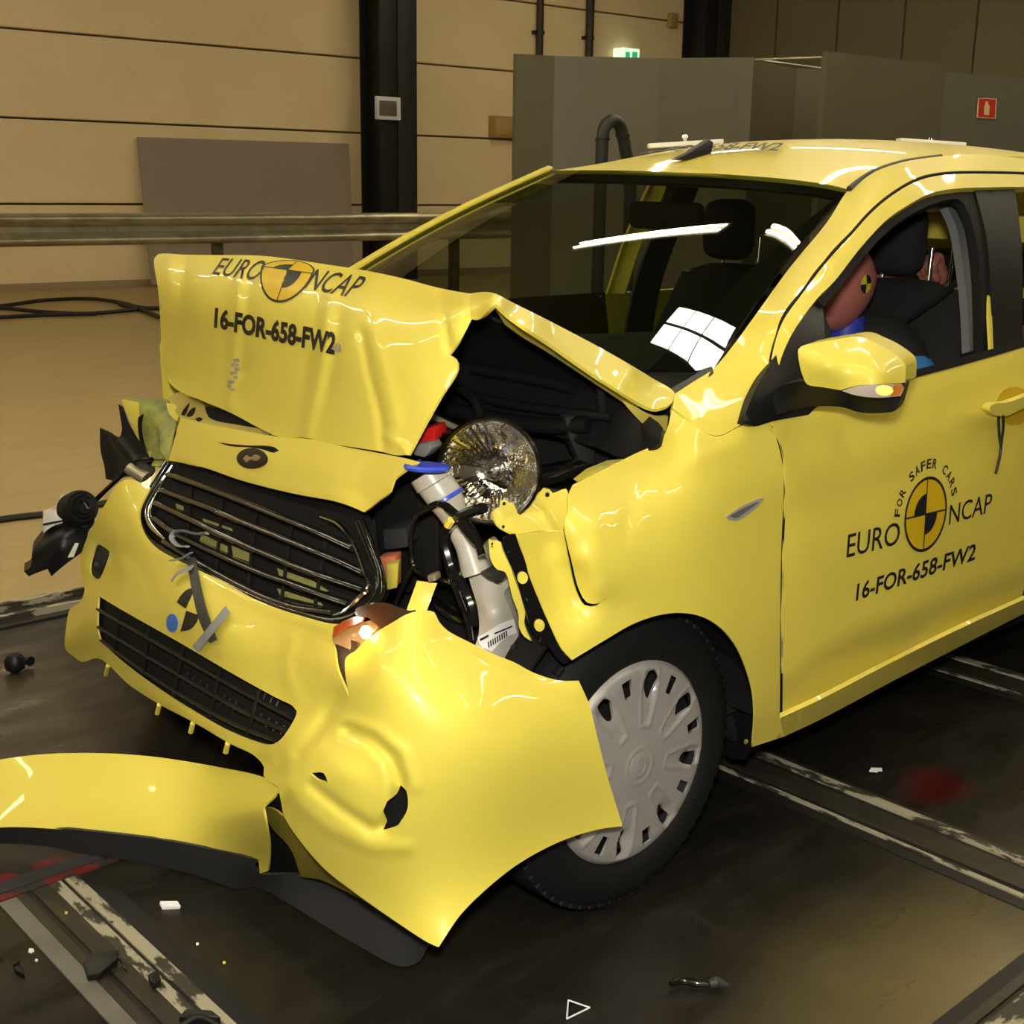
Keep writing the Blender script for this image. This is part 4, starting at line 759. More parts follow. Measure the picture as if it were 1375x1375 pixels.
bp = on(491, 849, 'X', -.51); me_ = lathe('bulb', [(0, -.011), (.006, -.009), (.0105, 0), (.006, .009), (0, .011)], M_bulb, lamp, 12, Matrix.Translation(Vector(bp)))
lq = bpy.data.lights.new('lamp_glow', 'POINT'); lq.energy = .45; lq.color = (1, .45, .08); lq.shadow_soft_size = .012
lo = bpy.data.objects.new('lamp_glow', lq); COL.objects.link(lo); lo.location = Vector(bp)+Vector((-.022, -.014, .012)); lo.parent = lamp; lo.matrix_parent_inverse = Matrix.Identity(4)

# ---- torn lower lip hanging forward
S_va = Surf([(354, 1042, 'X', -.585), (378, 1056, 'X', -.60), (291, 1029, 'Z', .235), (163, 1012, 'Z', .215), (54, 1013, 'Z', .20), (-60, 1030, 'Z', .19), (-200, 1070, 'Z', .18), (347, 1157, 'Z', .105), (360, 1170, 'Z', .098), (218, 1129, 'Z', .098), (73, 1113, 'Z', .09), (-60, 1118, 'Z', .088), (-200, 1150, 'Z', .085), (362, 1100, 'X', -.615)], lam=.05)
va = panel('bumper_lip', [(378, 1055, 1), (349, 1042), (291, 1029.5), (218, 1017.5), (163.6, 1012.5), (109, 1011), (54.5, 1013), (0, 1020), (-100, 1040), (-190, 1066, 1), (-200, 1150, 1), (-100, 1124), (0, 1111), (73, 1113), (145.5, 1120.5), (218, 1129.5), (291, 1144), (347, 1157, 1), (349, 1173, 1), (360, 1169.5, 1), (362, 1137), (358, 1111), (353, 1084, 1), (367, 1071)], S_va, M_yel, car, sp=10, thick=.004); sub(va)
S_sk = Surf([(-200, 1150, 'Z', .085), (-200, 1180, 'Z', .03), (0, 1111, 'Z', .088), (0, 1133, 'Z', .035), (145, 1120, 'Z', .094), (182, 1157, 'Z', .03), (291, 1144, 'Z', .10), (254, 1173, 'Z', .025), (349, 1165, 'Z', .095), (320, 1194, 'Z', .012), (342, 1191, 'Z', .015), (400, 1175, 'Z', .075), (400, 1222, 'Z', .012), (454, 1189, 'Z', .085), (436, 1243, 'Z', .012), (545, 1247, 'Z', .08), (527, 1295, 'Z', .012), (574, 1267, 'Z', .075), (563, 1291, 'Z', .03)])
panel('rubber_skirt', [(-200, 1150, 1), (-100, 1124), (0, 1110), (73, 1112), (145.5, 1119), (218, 1128), (291, 1142), (347, 1155, 1), (341, 1164, 1), (349, 1173), (400, 1174), (429, 1178.6), (454.5, 1189.5), (500, 1213), (545.5, 1247), (574.5, 1267, 1), (563.6, 1291), (545.5, 1298), (527, 1295), (491, 1276), (436, 1243.6), (400, 1221), (360, 1198), (342, 1191), (330, 1192), (320, 1194), (254.5, 1173), (182, 1157), (109, 1146), (65.5, 1137), (0, 1133), (-100, 1146), (-200, 1180, 1)], S_sk, M_dgr, va, sp=9, thick=.005)
S_un = Surf([(353, 1084, 'X', -.585), (404, 1130, 'X', -.585), (472, 1196, 'X', -.54), (527, 1235, 'X', -.50), (454, 1189, 'X', -.52), (404, 1172, 'X', -.52), (380, 1120, 'X', -.56)])
panel('lip_underside', [(353, 1084, 1), (366, 1086), (380, 1096), (404, 1128), (436, 1165), (472, 1194), (530, 1236, 1), (500, 1216), (454, 1192), (429, 1181), (404, 1178, 1), (390, 1140), (364, 1110)], S_un, mat('olive_underside', (.33, .27, .03), .45), va, sp=7, thick=.003, lift=-.004)
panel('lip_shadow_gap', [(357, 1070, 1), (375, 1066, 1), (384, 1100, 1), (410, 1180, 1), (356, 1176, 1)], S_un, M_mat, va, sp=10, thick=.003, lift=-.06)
# undertray (dark) behind the lip so the floor under the nose is shaded
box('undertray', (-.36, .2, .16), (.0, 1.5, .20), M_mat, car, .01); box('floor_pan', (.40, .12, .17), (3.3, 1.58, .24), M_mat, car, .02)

# ---- wheel
wheel = part_empty('front_wheel', car, 'front wheel with a silver plastic cover')
WC = Vector((-.012, .042, .288)); WMX = Matrix.Translation(WC)@Matrix.Rotation(math.pi/2, 4, 'X')   # local +z towards the viewer (-Y)
ty = [(.178, -.17), (.205, -.175), (.24, -.172), (.270, -.16), (.284, -.142), (.287, -.08), (.286, -.05), (.281, -.020), (.268, -.004), (.245, .006), (.220, .008), (.200, .004), (.192, -.004), (.185, -.02)]
lathe('tyre', ty, M_rub, wheel, 72, WMX)
for k in range(4): rr_ = .287-.0005; lathe('tread_groove', [(.2885, -.135+k*.027), (.2885, -.129+k*.027)], M_mat, wheel, 60, WMX)
# tread blocks over the tyre shoulder
for k in range(64):
    a = 2*math.pi*k/64; R = WMX@Matrix.Rotation(a, 4, 'Z')
    if k == 0: tb = box('tread_block', (.262, -.0095, -.030), (.2845, .0095, -.012), M_rub, wheel, .002, WMX@Matrix.Identity(4), 1); tbm = [v.co.copy() for v in tb.data.vertices]; tb0 = tb
    else:
        c = tb0.copy(); COL.objects.link(c); c.parent = wheel; c.matrix_parent_inverse = Matrix.Identity(4); c.matrix_basis = WMX@Matrix.Rotation(a, 4, 'Z')@WMX.inverted()
lathe('rim', [(.186, -.15), (.186, -.03), (.176, -.03), (.172, -.06), (.10, -.075), (.0, -.075)], mat('rim_black', (.012, .012, .012), .5), wheel, 40, WMX)
def cover():
    R0 = .193; V2 = []; E2 = []; loops = []
    outer = np.array([(R0*math.cos(2*math.pi*i/96), R0*math.sin(2*math.pi*i/96)) for i in range(96)]); loops.append(outer)
    big = []; small = []
    for k in range(8):
        a = math.radians(80+k*45); b = a+math.radians(22.5)
        def rad(pts, an): return np.array([(r*math.cos(an)-t*math.sin(an), r*math.sin(an)+t*math.cos(an)) for r, t in pts])
        # the opening hugs one side of a teardrop pocket
        loops.append(rad(cr([(.122, -.005), (.140, -.016), (.164, -.020), (.176, -.012), (.173, .005), (.152, .004), (.132, .004)], .006), a)); big.append(a)
        loops.append(rad([(.140, -.010), (.174, -.013), (.174, .011), (.140, .009)], b)); small.append(b)
    def prof(r): return np.interp(r, [0, .03, .06, .10, .14, .17, .186, .193], [.016, .016, .0145, .0125, .011, .010, .007, -.002])
    g = []
    for r in np.arange(.004, R0-.004, .0042):
        n = max(6, int(2*math.pi*r/.0045))
        g += [(r*math.cos(2*math.pi*i/n+r*77), r*math.sin(2*math.pi*i/n+r*77)) for i in range(n)]
    g = np.array(g)
    def ins(p):
        m = inside(p, loops[0])
        for L in loops[1:]: m &= ~inside(p, L)
        return m
    g = g[ins(g)]
    for L in loops: g = g[polydist(g, L) > .0017]
    V = []; E = []
    for L in loops: b0 = len(V); V += [tuple(p) for p in L]; E += [(b0+i, b0+(i+1) % len(L)) for i in range(len(L))]
    V += [tuple(p) for p in g]
    r = delaunay_2d_cdt([Vector(v) for v in V], E, [], 0, 1e-6); v2 = np.array([(p.x, p.y) for p in r[0]]); T = np.array(r[2]); T = T[ins(v2[T].mean(1))]
    rr = np.hypot(v2[:, 0], v2[:, 1]); h = prof(rr)
    for a in big:   # pocket and its raised outline, reaching to the hub
        ca, sa = math.cos(a), math.sin(a); u = v2[:, 0]*ca+v2[:, 1]*sa; t = -v2[:, 0]*sa+v2[:, 1]*ca
        w = np.interp(u, [.07, .10, .15, .178], [.010, .016, .023, .018]); inn = (u > .068) & (u < .184)
        d = np.where(inn, np.abs(t)-w, .02); d = np.maximum(d, np.maximum(.075-u, u-.180))
        h += .0042*np.exp(-((d)/.0024)**2)*(u > 0)-.0022*(1/(1+np.exp(np.clip(d/.0012, -30, 30))))*(u > 0)
        d2 = np.hypot((u-.150)/1.6, t+.002); h -= .012*np.exp(-(d2/.013)**2)*(u > 0)
    h += .002*np.exp(-((rr-.034)/.003)**2)
    P = np.array([WMX@Vector((x, y, z)) for (x, y), z in zip(v2, h)]); B = np.array([WMX@Vector((x, y, z-.005)) for (x, y), z in zip(v2, h)])
    nr = np.cross(P[T[:, 1]]-P[T[:, 0]], P[T[:, 2]]-P[T[:, 0]]); fl_ = nr[:, 1] > 0; T[fl_] = T[fl_][:, ::-1]
    return shellmesh('wheel_cover', P, T, B, M_sil, wheel)
cover()
lathe('hub_badge', [(0, .0175), (.022, .0175), (.026, .0165), (.026, .010)], M_sil, wheel, 32, WMX)
lathe('hub_emblem', [(.012, .0185), (.0145, .0195), (.017, .0185)], M_sil, wheel, 28, WMX@Matrix.Diagonal((.8, 1.15, 1, 1)))
# wheel arch liner
def liner(u, v): a = math.radians(-3+200*u); r = .345; return (r*math.cos(a), .05+.38*v, .30+r*math.sin(a))
grid('arch_liner', liner, 40, 4, M_mat, car, thick=.006)
S_li = Surf([(940, 835, 'Y', .05), (1000, 900, 'Y', .06), (1005, 1000, 'Y', .08), (990, 1010, 'Y', .14), (950, 860, 'Y', .13)])
panel('arch_flange', [(900, 824, 1), (915, 823), (945, 829), (970, 845), (990, 870), (1003, 900), (1011, 930), (1012, 960), (1008, 1003, 1), (1000, 1021, 1), (975, 1015), (985, 950), (975, 900), (950, 860), (915, 838)], S_li, M_mat, car, sp=8, thick=.004)
panel('flange_plug', ellipse_poly(1001, 996, 2.2, 3.5, 10), S_li, M_yel, car, sp=3, thick=.003, lift=.004)

# ---- engine bay
bay = part_empty('engine_bay', car, 'black engine bay parts under the folded hood')
box('engine_block', (-.16, .42, .30), (.16, 1.30, .74), M_mat, bay, .03); box('engine_cover', (-.12, .55, .74), (.12, 1.15, .79), M_blk, bay, .02)
box('firewall', (.10, .16, .3), (.20, 1.54, .93), M_mat, bay, .01); box('radiator', (-.22, .55, .30), (-.18, 1.15, .70), M_blk, bay, .008)
box('strut_well', (-.08, .20, .45), (.10, .42, .76), M_blk, bay, .03)
S_cw = Surf([(613, 490, 'X', .02), (640, 470, 'X', .05), (760, 520, 'X', .06), (860, 560, 'X', .08), (880, 600, 'X', .05), (600, 560, 'X', -.02), (760, 570, 'X', .02)])
panel('cowl_panel', [(600, 470, 1), (640, 440), (700, 450), (780, 495), (850, 545), (890, 575), (885, 595), (840, 615), (800, 600), (700, 575), (600, 560, 1)], S_cw, M_blk, bay, sp=14, thick=.01)
for w_, pl in ((.016, [(590, 545), (650, 560), (730, 572), (790, 570)]), (.010, [(600, 520), (670, 540), (760, 553), (820, 560)]), (.012, [(635, 495), (720, 510), (770, 522)])): tube('moulding', S_cw.pts(pl, .02), w_, M_blk, bay, seg=8)
ptube('hose', [(615, 520, 'X', -.06), (636, 535, 'X', -.07), (645, 560, 'X', -.08), (646, 580, 'X', -.10)], .010, M_blk, bay)
ptube('gas_strut', [(805, 500, 'Y', .20), (808, 545, 'Y', .20), (812, 600, 'Y', .22)], .009, M_mat, bay)
ptube('gas_strut', [(576, 557, 'X', -.16), (620, 578, 'X', -.14)], .006, M_galv, bay)
pprism('strut_cap', [(758, 560), (790, 556), (800, 600), (800, 625), (780, 625), (765, 590)], 'Y', .24, (.05, .08, 0), M_dgr, bay, .006)
pprism('wire_bracket', [(690, 615), (702, 600), (722, 625), (716, 630)], 'Y', .22, (.0, .01, 0), M_yin, bay)
pprism('support_bar', [(705, 640), (790, 622), (800, 632), (730, 655), (690, 668)], 'Y', .15, (.02, .05, 0), M_gls, bay, .004)
pprism('torn_bracket', [(793, 633), (820, 622), (845, 619), (815, 631), (775, 647)], 'Y', .11, (.01, .02, 0), M_yin, bay)
# red terminal and connectors beneath the hood edge
pprism('red_connector', [(556, 596), (566, 576), (583, 573), (585, 590), (575, 600), (558, 602)], 'X', -.30, (.05, .03, 0), M_red, bay, .004)
pprism('connector', [(553, 604), (560, 596), (575, 594), (580, 603), (570, 615), (556, 612)], 'X', -.32, (.04, .02, 0), mat('grey_connector', (.2, .2, .2), .5), bay, .004)
for pl in ([(580, 590), (600, 582), (612, 578), (625, 582)], [(570, 612), (590, 602), (605, 592)]): ptube('wire', [(x, y, 'X', -.27) for x, y in pl], .004, M_gls, bay, seg=6)
# headlamp reflector, knocked loose
LC = on(656, 632, 'X', -.27); hl = part_empty('headlamp_reflector', car, 'round chrome headlamp reflector knocked loose')
ld = Vector(CAM-LC).normalized(); ld = (ld+Vector((-.35, .05, .0))).normalized()
LM = Matrix.Translation(Vector(LC))@ld.to_track_quat('Z', 'Y').to_matrix().to_4x4()
M_refl = mat('reflector_chrome', (.82, .79, .70), .07, metal=1, bump=(34, .35))
rs = np.linspace(.0, 1, 14); lathe('bowl', [(.012+.070*t, -.045+.045*t**2) for t in rs]+[(.085, .002), (.086, -.010), (.070, -.04)], M_refl, hl, 40, LM)
lathe('bulb_holder', [(.0, -.010), (.006, -.011), (.009, -.02), (.010, -.045), (.016, -.046), (.018, -.042), (.020, -.046)], M_chr, hl, 20, LM)
lathe('rim', [(.082, .0), (.086, .004), (.090, .0), (.088, -.012), (.080, -.03)], M_chd, hl, 40, LM)
for a0, n_ in ((20, 6), (75, 5), (-40, 5)):
    pl = [LM@Vector((r*math.cos(math.radians(a0+8*math.sin(r*200))), r*math.sin(math.radians(a0+8*math.sin(r*200))), -.045+.045*((r-.012)/.07)**2+.003)) for r in np.linspace(.025, .080, n_)]
    tube('crack', [tuple(p) for p in pl], .0012, M_chr, hl, seg=5)
# fluting on the upper left and lower half of the bowl
for k in range(9):
    a = math.radians(100+k*9); pl = [LM@Vector((r*math.cos(a), r*math.sin(a), -.045+.045*((r-.012)/.07)**2+.001)) for r in (.034, .055, .079)]; tube('flute', [tuple(p) for p in pl], .0022, M_chr, hl, seg=5)
for k in range(11):
    a = math.radians(200+k*9); pl = [LM@Vector((r*math.cos(a), r*math.sin(a), -.045+.045*((r-.012)/.07)**2+.001)) for r in (.034, .055, .079)]; tube('flute', [tuple(p) for p in pl], .0022, M_chr, hl, seg=5)
# washer bottle
wb = part_empty('washer_bottle', car, 'milky plastic washer bottle with a blue cap')
tube('neck', [on(583, 648, 'X', -.335), on(597, 668, 'X', -.325), on(612, 698, 'X', -.31), on(628, 735, 'X', -.30), on(640, 770, 'X', -.295)], [.031, .031, .022, .020, .026], M_res, wb, seg=16)
rimM = Matrix.Translation(Vector(on(580, 643, 'X', -.34)))@(Vector(on(575, 632, 'X', -.34)-on(597, 668, 'X', -.325))).to_track_quat('Z', 'Y').to_matrix().to_4x4()
lathe('mouth', [(.026, -.01), (.033, -.008), (.033, .012), (.029, .013), (.027, .0), (.025, -.02)], M_res, wb, 24, rimM)
lathe('neck_band', [(.0325, -.043), (.035, -.042), (.035, -.037), (.0325, -.036)], M_blu, wb, 24, rimM)
capM = Matrix.Translation(Vector(on(573, 627, 'X', -.37)))@Matrix.Rotation(math.radians(4), 4, 'Y')@Matrix.Rotation(math.radians(-2), 4, 'X')
lathe('cap', [(0, .006), (.020, .0065), (.036, .004), (.038, .000), (.036, -.004), (0, -.004)], M_blu, wb, 28, capM)
pprism('cap_tab', [(548, 624), (560, 620), (562, 630), (555, 631)], 'X', -.38, (.02, .015, 0), M_blu, wb, .002)
S_wt = Surf([(628, 760, 'X', -.29), (655, 760, 'Y', .15), (690, 860, 'Y', .115), (640, 860, 'X', -.31), (665, 820, 'Y', .10), (650, 890, 'X', -.31), (695, 890, 'Y', .12), (625, 810, 'X', -.295), (690, 800, 'Y', .13)])
panel('tank', [(624, 755, 1), (640, 745), (652, 762), (660, 778), (672, 786), (682, 776), (690, 782), (677, 795), (686, 820), (693, 840), (697, 862), (694, 888), (690, 900), (660, 900), (635, 885), (643, 850), (641, 815), (632, 785)], S_wt, M_res, wb, sp=7, vec=(.10, .07, 0))
S_sti = panel('sticker', [(641, 856, 1), (655, 848), (672, 838), (690, 831, 1), (694, 850, 1), (680, 856), (660, 875, 1), (645, 866)], S_wt, M_whi, wb, sp=6, thick=.0005, lift=.004)
for k in range(9): x = 655+k*3.0; y = 867-k*1.8; panel('print_bar', [(x, y-5, 1), (x+1.6, y-6, 1), (x+2.4, y+2, 1), (x+.8, y+3, 1)], S_wt, M_ink, wb, sp=6, thick=.0003, lift=.0052)
for q in ([(644, 858), (656, 852), (656, 855), (645, 861)], [(664, 850), (688, 840), (688, 842), (664, 852)]): panel('print_line', [(*p, 1) for p in q], S_wt, M_ink, wb, sp=6, thick=.0003, lift=.0052)
# wiring and black boxes in front of it
for r_, pl in ((.006, [(560, 690), (575, 682), (590, 676), (605, 684), (620, 705), (640, 728)]), (.009, [(650, 682), (630, 688), (612, 697), (600, 710), (598, 730), (606, 760), (620, 785), (632, 810), (636, 840)]), (.005, [(598, 730), (602, 765), (615, 800), (628, 835), (632, 860)]),
    (.004, [(560, 690), (552, 720), (556, 760), (575, 775), (600, 780), (620, 790)]), (.004, [(556, 760), (545, 780), (535, 800), (530, 815)]), (.007, [(600, 680), (625, 702), (640, 722), (648, 745)])):
    ptube('cable', [(x, y, 'X', -.36) for x, y in pl], r_, M_gls, bay, seg=7)
ptube('cable_mark', [(601, 706, 'X', -.372), (606, 698, 'X', -.372)], .007, M_yel, bay, seg=7)
pprism('control_box', [(513, 712), (545, 708), (548, 736), (515, 740)], 'X', -.34, (.08, .06, 0), mat('box_grey', (.035, .037, .040), .35), bay, .005)
pprism('lamp_housing', [(500, 680), (560, 650), (575, 670), (590, 700), (590, 780), (545, 800), (512, 760)], 'X', -.28, (.05, .05, 0), M_mat, bay, .01)
pprism('relay_box', [(575, 770), (610, 775), (635, 800), (640, 850), (600, 840), (580, 820)], 'X', -.25, (.06, .05, 0), M_gls, bay, .01)
pprism('orange_terminal', [(508, 748), (530, 747), (530, 790), (515, 792), (509, 770)], 'X', -.375, (.03, .02, 0), mat('orange_plastic', (.55, .16, .08), .4), bay, .003)
pprism('yellow_terminal', [(518, 758), (535, 756), (533, 790), (520, 793)], 'X', -.385, (.02, .02, 0), M_yin, bay, .003)
pprism('bolt', [(573, 773), (583, 771), (585, 780), (575, 782)], 'X', -.40, (.02, .01, 0), M_galv, bay, .002)
pprism('spring_clip', [(654, 775), (672, 765), (680, 775), (668, 782)], 'Y', .09, (.01, .03, 0), M_dgr, bay, .002)
pprism('side_member', [(690, 870), (740, 862), (770, 888), (760, 905), (700, 900)], 'Y', .10, (.02, .10, 0), M_gls, bay, .008)

# ---- rest of the body: rear sides, far side, tail
side_prof = [(.06, .20), (.02, .24), (.0, .36), (-.008, .55), (-.006, .72), (.02, .86), (.045, .955)]
def rear_side(name, x0, x1, flipy, m=M_yel, prof=side_prof, par=car):
    pr = prof; Y = (lambda y: 1.70-y) if flipy else (lambda y: y)
    rows = [[(x0+(x1-x0)*i/3, Y(y)+(.0 if i < 3 else (.05 if not flipy else -.05)), z) for i in range(4)] for y, z in pr]
    return grid(name, bilerp_grid(rows), 12, 16, m, par, thick=.01 if flipy else -.01)
rd = rear_side('rear_door', 1.44, 2.42, False, prof=[(y+.007, z) for y, z in side_prof if z > .3]); rq = rear_side('rear_quarter', 2.43, 3.40, False)
fd = rear_side('far_front_door', .42, 1.48, True); fr_ = rear_side('far_rear_door', 1.50, 2.42, True); fq = rear_side('far_quarter', 2.43, 3.40, True)
M_tint = mat('tinted_glass', (.01, .012, .012), .05, coat=.5)
for nm, x0, x1, fy, pr in (('rear_side_glass', 1.60, 2.9, False, [(.06, .96), (.13, 1.14), (.215, 1.32)]),): rear_side(nm, x0, x1, fy, M_tint, pr)
for nm, x0, x1 in (('far_pillar_b', 1.56, 1.59), ('far_pillar_c', 2.75, 3.35)): rear_side(nm, x0, x1, True, M_yel, [(.045, .955), (.12, 1.14), (.225, 1.325)])
for fy in (True, False): rear_side('roof_rail_far' if fy else 'roof_rail_near', 1.95 if not fy else 1.7, 3.2, fy, M_yel, [(.225, 1.325), (.25, 1.365), (.315, 1.395)])
rear_side('pillar_c', 2.85, 3.35, False, M_yel, [(.045, .955), (.12, 1.14), (.225, 1.325)])
grid('tailgate', bilerp_grid([[(3.42, .12, .30), (3.5, .85, .30), (3.42, 1.58, .30)], [(3.43, .06, .6), (3.52, .85, .6), (3.43, 1.64, .6)], [(3.36, .08, .92), (3.45, .85, .94), (3.36, 1.62, .92)], [(2.85, .34, 1.36), (2.9, .85, 1.40), (2.85, 1.36, 1.36)]]), 14, 16, M_yel, car, thick=-.01)
lathe('rear_tyre', ty, M_rub, car, 48, Matrix.Translation((2.50, .045, .2905))@Matrix.Rotation(math.pi/2, 4, 'X')); lathe('rear_wheel_cover', [(0, .016), (.1, .012), (.17, .010), (.193, 0)], M_sil, car, 48, Matrix.Translation((2.50, .045, .2905))@Matrix.Rotation(math.pi/2, 4, 'X'))
lathe('far_tyre', ty, M_rub, car, 40, Matrix.Translation((-.02, 1.64, .2905))@Matrix.Rotation(-math.pi/2, 4, 'X')); lathe('far_rear_tyre', ty, M_rub, car, 40, Matrix.Translation((2.5, 1.64, .2905))@Matrix.Rotation(-math.pi/2, 4, 'X'))
box('far_fender', (-.10, 1.60, .58), (.42, 1.66, .92), M_yel, car, .03)
# roof aerial, marker bars, lettering
def roof_at(px, py):
    best = None; f = bilerp_grid(rows); d = ray(px, py)
    for i in range(61):
        for j in range(61):
            p = f(i/60, j/60); q = p-CAM; e = np.linalg.norm(q-d*(q@d))
            if best is None or e < best[0]: best = (e, p)
    return best[1]
ap = roof_at(930, 212)
prism('aerial', [ap+np.array(v) for v in ((-.07, 0, -.005), (.075, 0, .0), (.085, 0, .045), (.068, 0, .052), (.0, 0, .02))], (0, .022, 0), M_blk, rf, .004)
for px, py, L, rot in ((1248, 203, .21, .84), (920, 203, .22, .84)):
    p = roof_at(px, py); R = Matrix.Translation(Vector(p)+Vector((0, 0, .010)))@Matrix.Rotation(rot, 4, 'Z')@Matrix.Rotation(math.radians(3 if px > 1100 else -4), 4, 'X')
    bar = box('marker_bar', (-.03, -L/2, .0), (.03, L/2, .024 if px > 1100 else .014), mat('marker_white', (.80, .78, .74), .4), rf, .003, R)
    lathe('marker_knob', [(0, .034), (.008, .033), (.010, .026), (.005, .020), (.005, .010)], M_chr, rf, 12, R)
rfn = bilerp_grid(rows)
V, Fc = text_verts('16-FOR-658-FW2', .02)
def roofmap(V):
    out = []
    for u, v in V: out.append(rfn(.80-.42*u, .13+v*.065)+np.array([0, 0, .0125]))
    return np.array(out)
flatmesh('roof_lettering', V, Fc, roofmap, M_ink, rf, 1)
# gutter seam along the near edge of the roof
tube('roof_seam', [on(1140, 254, 'Y', .30), on(1154, 243, 'Y', .31), on(1178, 229, 'Y', .315), on(1215, 217.5, 'Y', .33), on(1263, 210.5, 'Y', .345)], .007, M_dgr, rf, seg=6)

# ---- interior
cab = part_empty('interior', car, 'dark interior with dashboard and seats')
M_int = mat('interior_dark', (.014, .013, .012), .7); M_int2 = mat('interior_grey', (.045, .046, .045), .7); M_seat = mat('seat_cloth', (.010, .010, .010), .9, bump=(150, .2))
drows = [[(.13, y, .90+.015*math.sin(k*1.2)) for k, y in enumerate((.16, .45, .85, 1.25, 1.54))], [(.35, .16, .945), (.35, .40, .975), (.35, .85, .955), (.35, 1.25, .955), (.35, 1.54, .945)], [(.55, .16, .95), (.55, .40, 1.0), (.55, .85, .955), (.55, 1.25, .96), (.55, 1.54, .95)], [(.66, .16, .90), (.66, .40, .93), (.64, .85, .90), (.66, 1.25, .90), (.66, 1.54, .90)], [(.68, .16, .60), (.68, .4, .60), (.62, .85, .55), (.68, 1.25, .6), (.68, 1.54, .6)]]
grid('dashboard', bilerp_grid(drows), 24, 20, M_int, cab, thick=-.01)
box('cabin_floor', (.3, .12, .25), (3.2, 1.58, .30), M_int, cab, .01)
swM = Matrix.Translation((.82, .46, .90))@Matrix.Rotation(math.radians(-62), 4, 'Y')
sw = lathe('steering_wheel', [(.185+.016*math.cos(a), .016*math.sin(a)) for a in np.linspace(0, 2*math.pi, 13)], M_int, cab, 36, swM); lathe('wheel_hub', [(0, .03), (.05, .028), (.08, .0), (.06, -.03)], M_int, cab, 20, swM)
def seat(x, y, nm):
    t = part_empty(nm, car)
    box('cushion', (x-.45, y-.25, .42), (x+.08, y+.25, .58), M_seat, t, .06, seg=3)
    def back(u, v): a = math.pi*2*u; return (x+.10+.24*v+.07*math.sin(a)*(1-.25*v), y+.245*math.cos(a)*(1-.18*v*v), .55+.49*v+(.0 if v < 1 else .0))
    grid('backrest', back, 24, 8, M_seat, t, thick=.01); 
    lathe('backrest_top', [(0, .045), (.10, .04), (.17, .02), (.20, -.01)], M_seat, t, 24, Matrix.Translation((x+.34, y, 1.035))@Matrix.Diagonal((.36, 1, 1, 1)))
    box('headrest', (x+.26, y-.075, 1.09), (x+.36, y+.095, 1.275), M_seat, t, .05, seg=3)
    for s in (-.07, .07): tube('headrest_post', [(x+.36, y+s, 1.06), (x+.365, y+s, 1.16)], .007, M_chr, t)
seat(1.15, .50, 'driver_seat'); seat(1.30, 1.18, 'passenger_seat')
box('rear_bench', (2.05, .2, .45), (2.5, 1.5, .60), M_seat, cab, .05); box('rear_backrest', (2.5, .2, .55), (2.65, 1.5, 1.08), M_seat, cab, .05)
grid('headliner', bilerp_grid([[tuple(p-np.array([-.02, 0, .035])) for p in r] for r in rows]), 18, 14, mat('headliner_grey', (.11, .10, .085), .8), cab, thick=.01)
# far door card and B-pillar trims
grid('far_door_card', bilerp_grid([[(.5, 1.60, .40), (1.0, 1.58, .40), (1.5, 1.60, .40)], [(.5, 1.58, .75), (1.0, 1.55, .75), (1.5, 1.58, .75)], [(.5, 1.61, .955), (1.0, 1.60, .965), (1.5, 1.61, .965)]]), 10, 10, mat('door_card', (.03, .018, .013), .7), cab, thick=.02)
grid('far_b_trim', bilerp_grid([[(1.52, 1.55, .5), (1.66, 1.55, .5)], [(1.55, 1.53, .96), (1.68, 1.53, .96)], [(1.60, 1.40, 1.33), (1.72, 1.40, 1.33)]]), 4, 10, M_int2, cab, thick=.01)
S_bt = Surf([(1270, 268, 'Y', .27), (1289, 304, 'Y', .25), (1300, 351, 'Y', .22), (1312, 464, 'Y', .14)])
panel('b_pillar_trim', [(1262, 262, 1), (1276, 268), (1292, 295), (1300, 340), (1306, 400), (1312, 470, 1), (1302, 472, 1), (1299, 410), (1292, 350), (1284, 305), (1272, 278)], S_bt, mat('trim_grey', (.16, .165, .16), .6), cab, sp=6, thick=.02)
panel('b_pillar_inner', [(1276, 262, 1), (1320, 258, 1), (1335, 330), (1342, 480, 1), (1308, 484, 1), (1304, 400), (1296, 330), (1288, 290)], Surf([(1276, 262, 'Y', .29), (1320, 258, 'Y', .27), (1342, 480, 'Y', .14), (1308, 484, 'Y', .16), (1300, 350, 'Y', .23)]), M_int, cab, sp=8, thick=.02)
panel('door_edge', [(1328, 396, 1), (1330, 400), (1334, 470, 1), (1330.5, 472, 1), (1328, 430)], Surf([(1328, 392, 'Y', .09), (1335, 470, 'Y', .05), (1327, 430, 'Y', .07)]), M_yel, cab, sp=5, thick=.006)
tube('seat_belt', [on(1293, 372, 'Y', .24), on(1260, 400, 'Y', .30), on(1215, 430, 'Y', .34), on(1150, 475, 'Y', .42), on(1120, 510, 'Y', .5)], .022, mat('belt_webbing', (.02, .02, .02), .8), cab, seg=6, flat=.12)
box('inner_mirror', (.92, .74, 1.20), (.96, .98, 1.27), M_int, cab, .02); tube('mirror_stem', [(.93, .85, 1.26), (.95, .85, 1.34)], .012, M_int, cab)
# test equipment seen through the window
eq = part_empty('test_equipment', car, 'yellow and black test equipment on the back seat')
box('frame', (2.15, .50, .60), (2.55, .95, 1.12), M_blk, eq, .02); box('top_bar', (2.12, .46, 1.16), (2.5, .95, 1.24), M_yel, eq, .01); box('base_bar', (2.10, .44, 1.0), (2.14, .98, 1.03), M_yel, eq, .005)
lathe('orange_cylinder', [(0, 0), (.028, 0), (.028, .12), (0, .12)], mat('orange_tin', (.70, .22, .01), .4), eq, 16, Matrix.Translation((2.08, .58, 1.06))); tube('rod', [(1.78, .52, 1.02), (1.86, .56, 1.24)], .006, M_chr, eq)

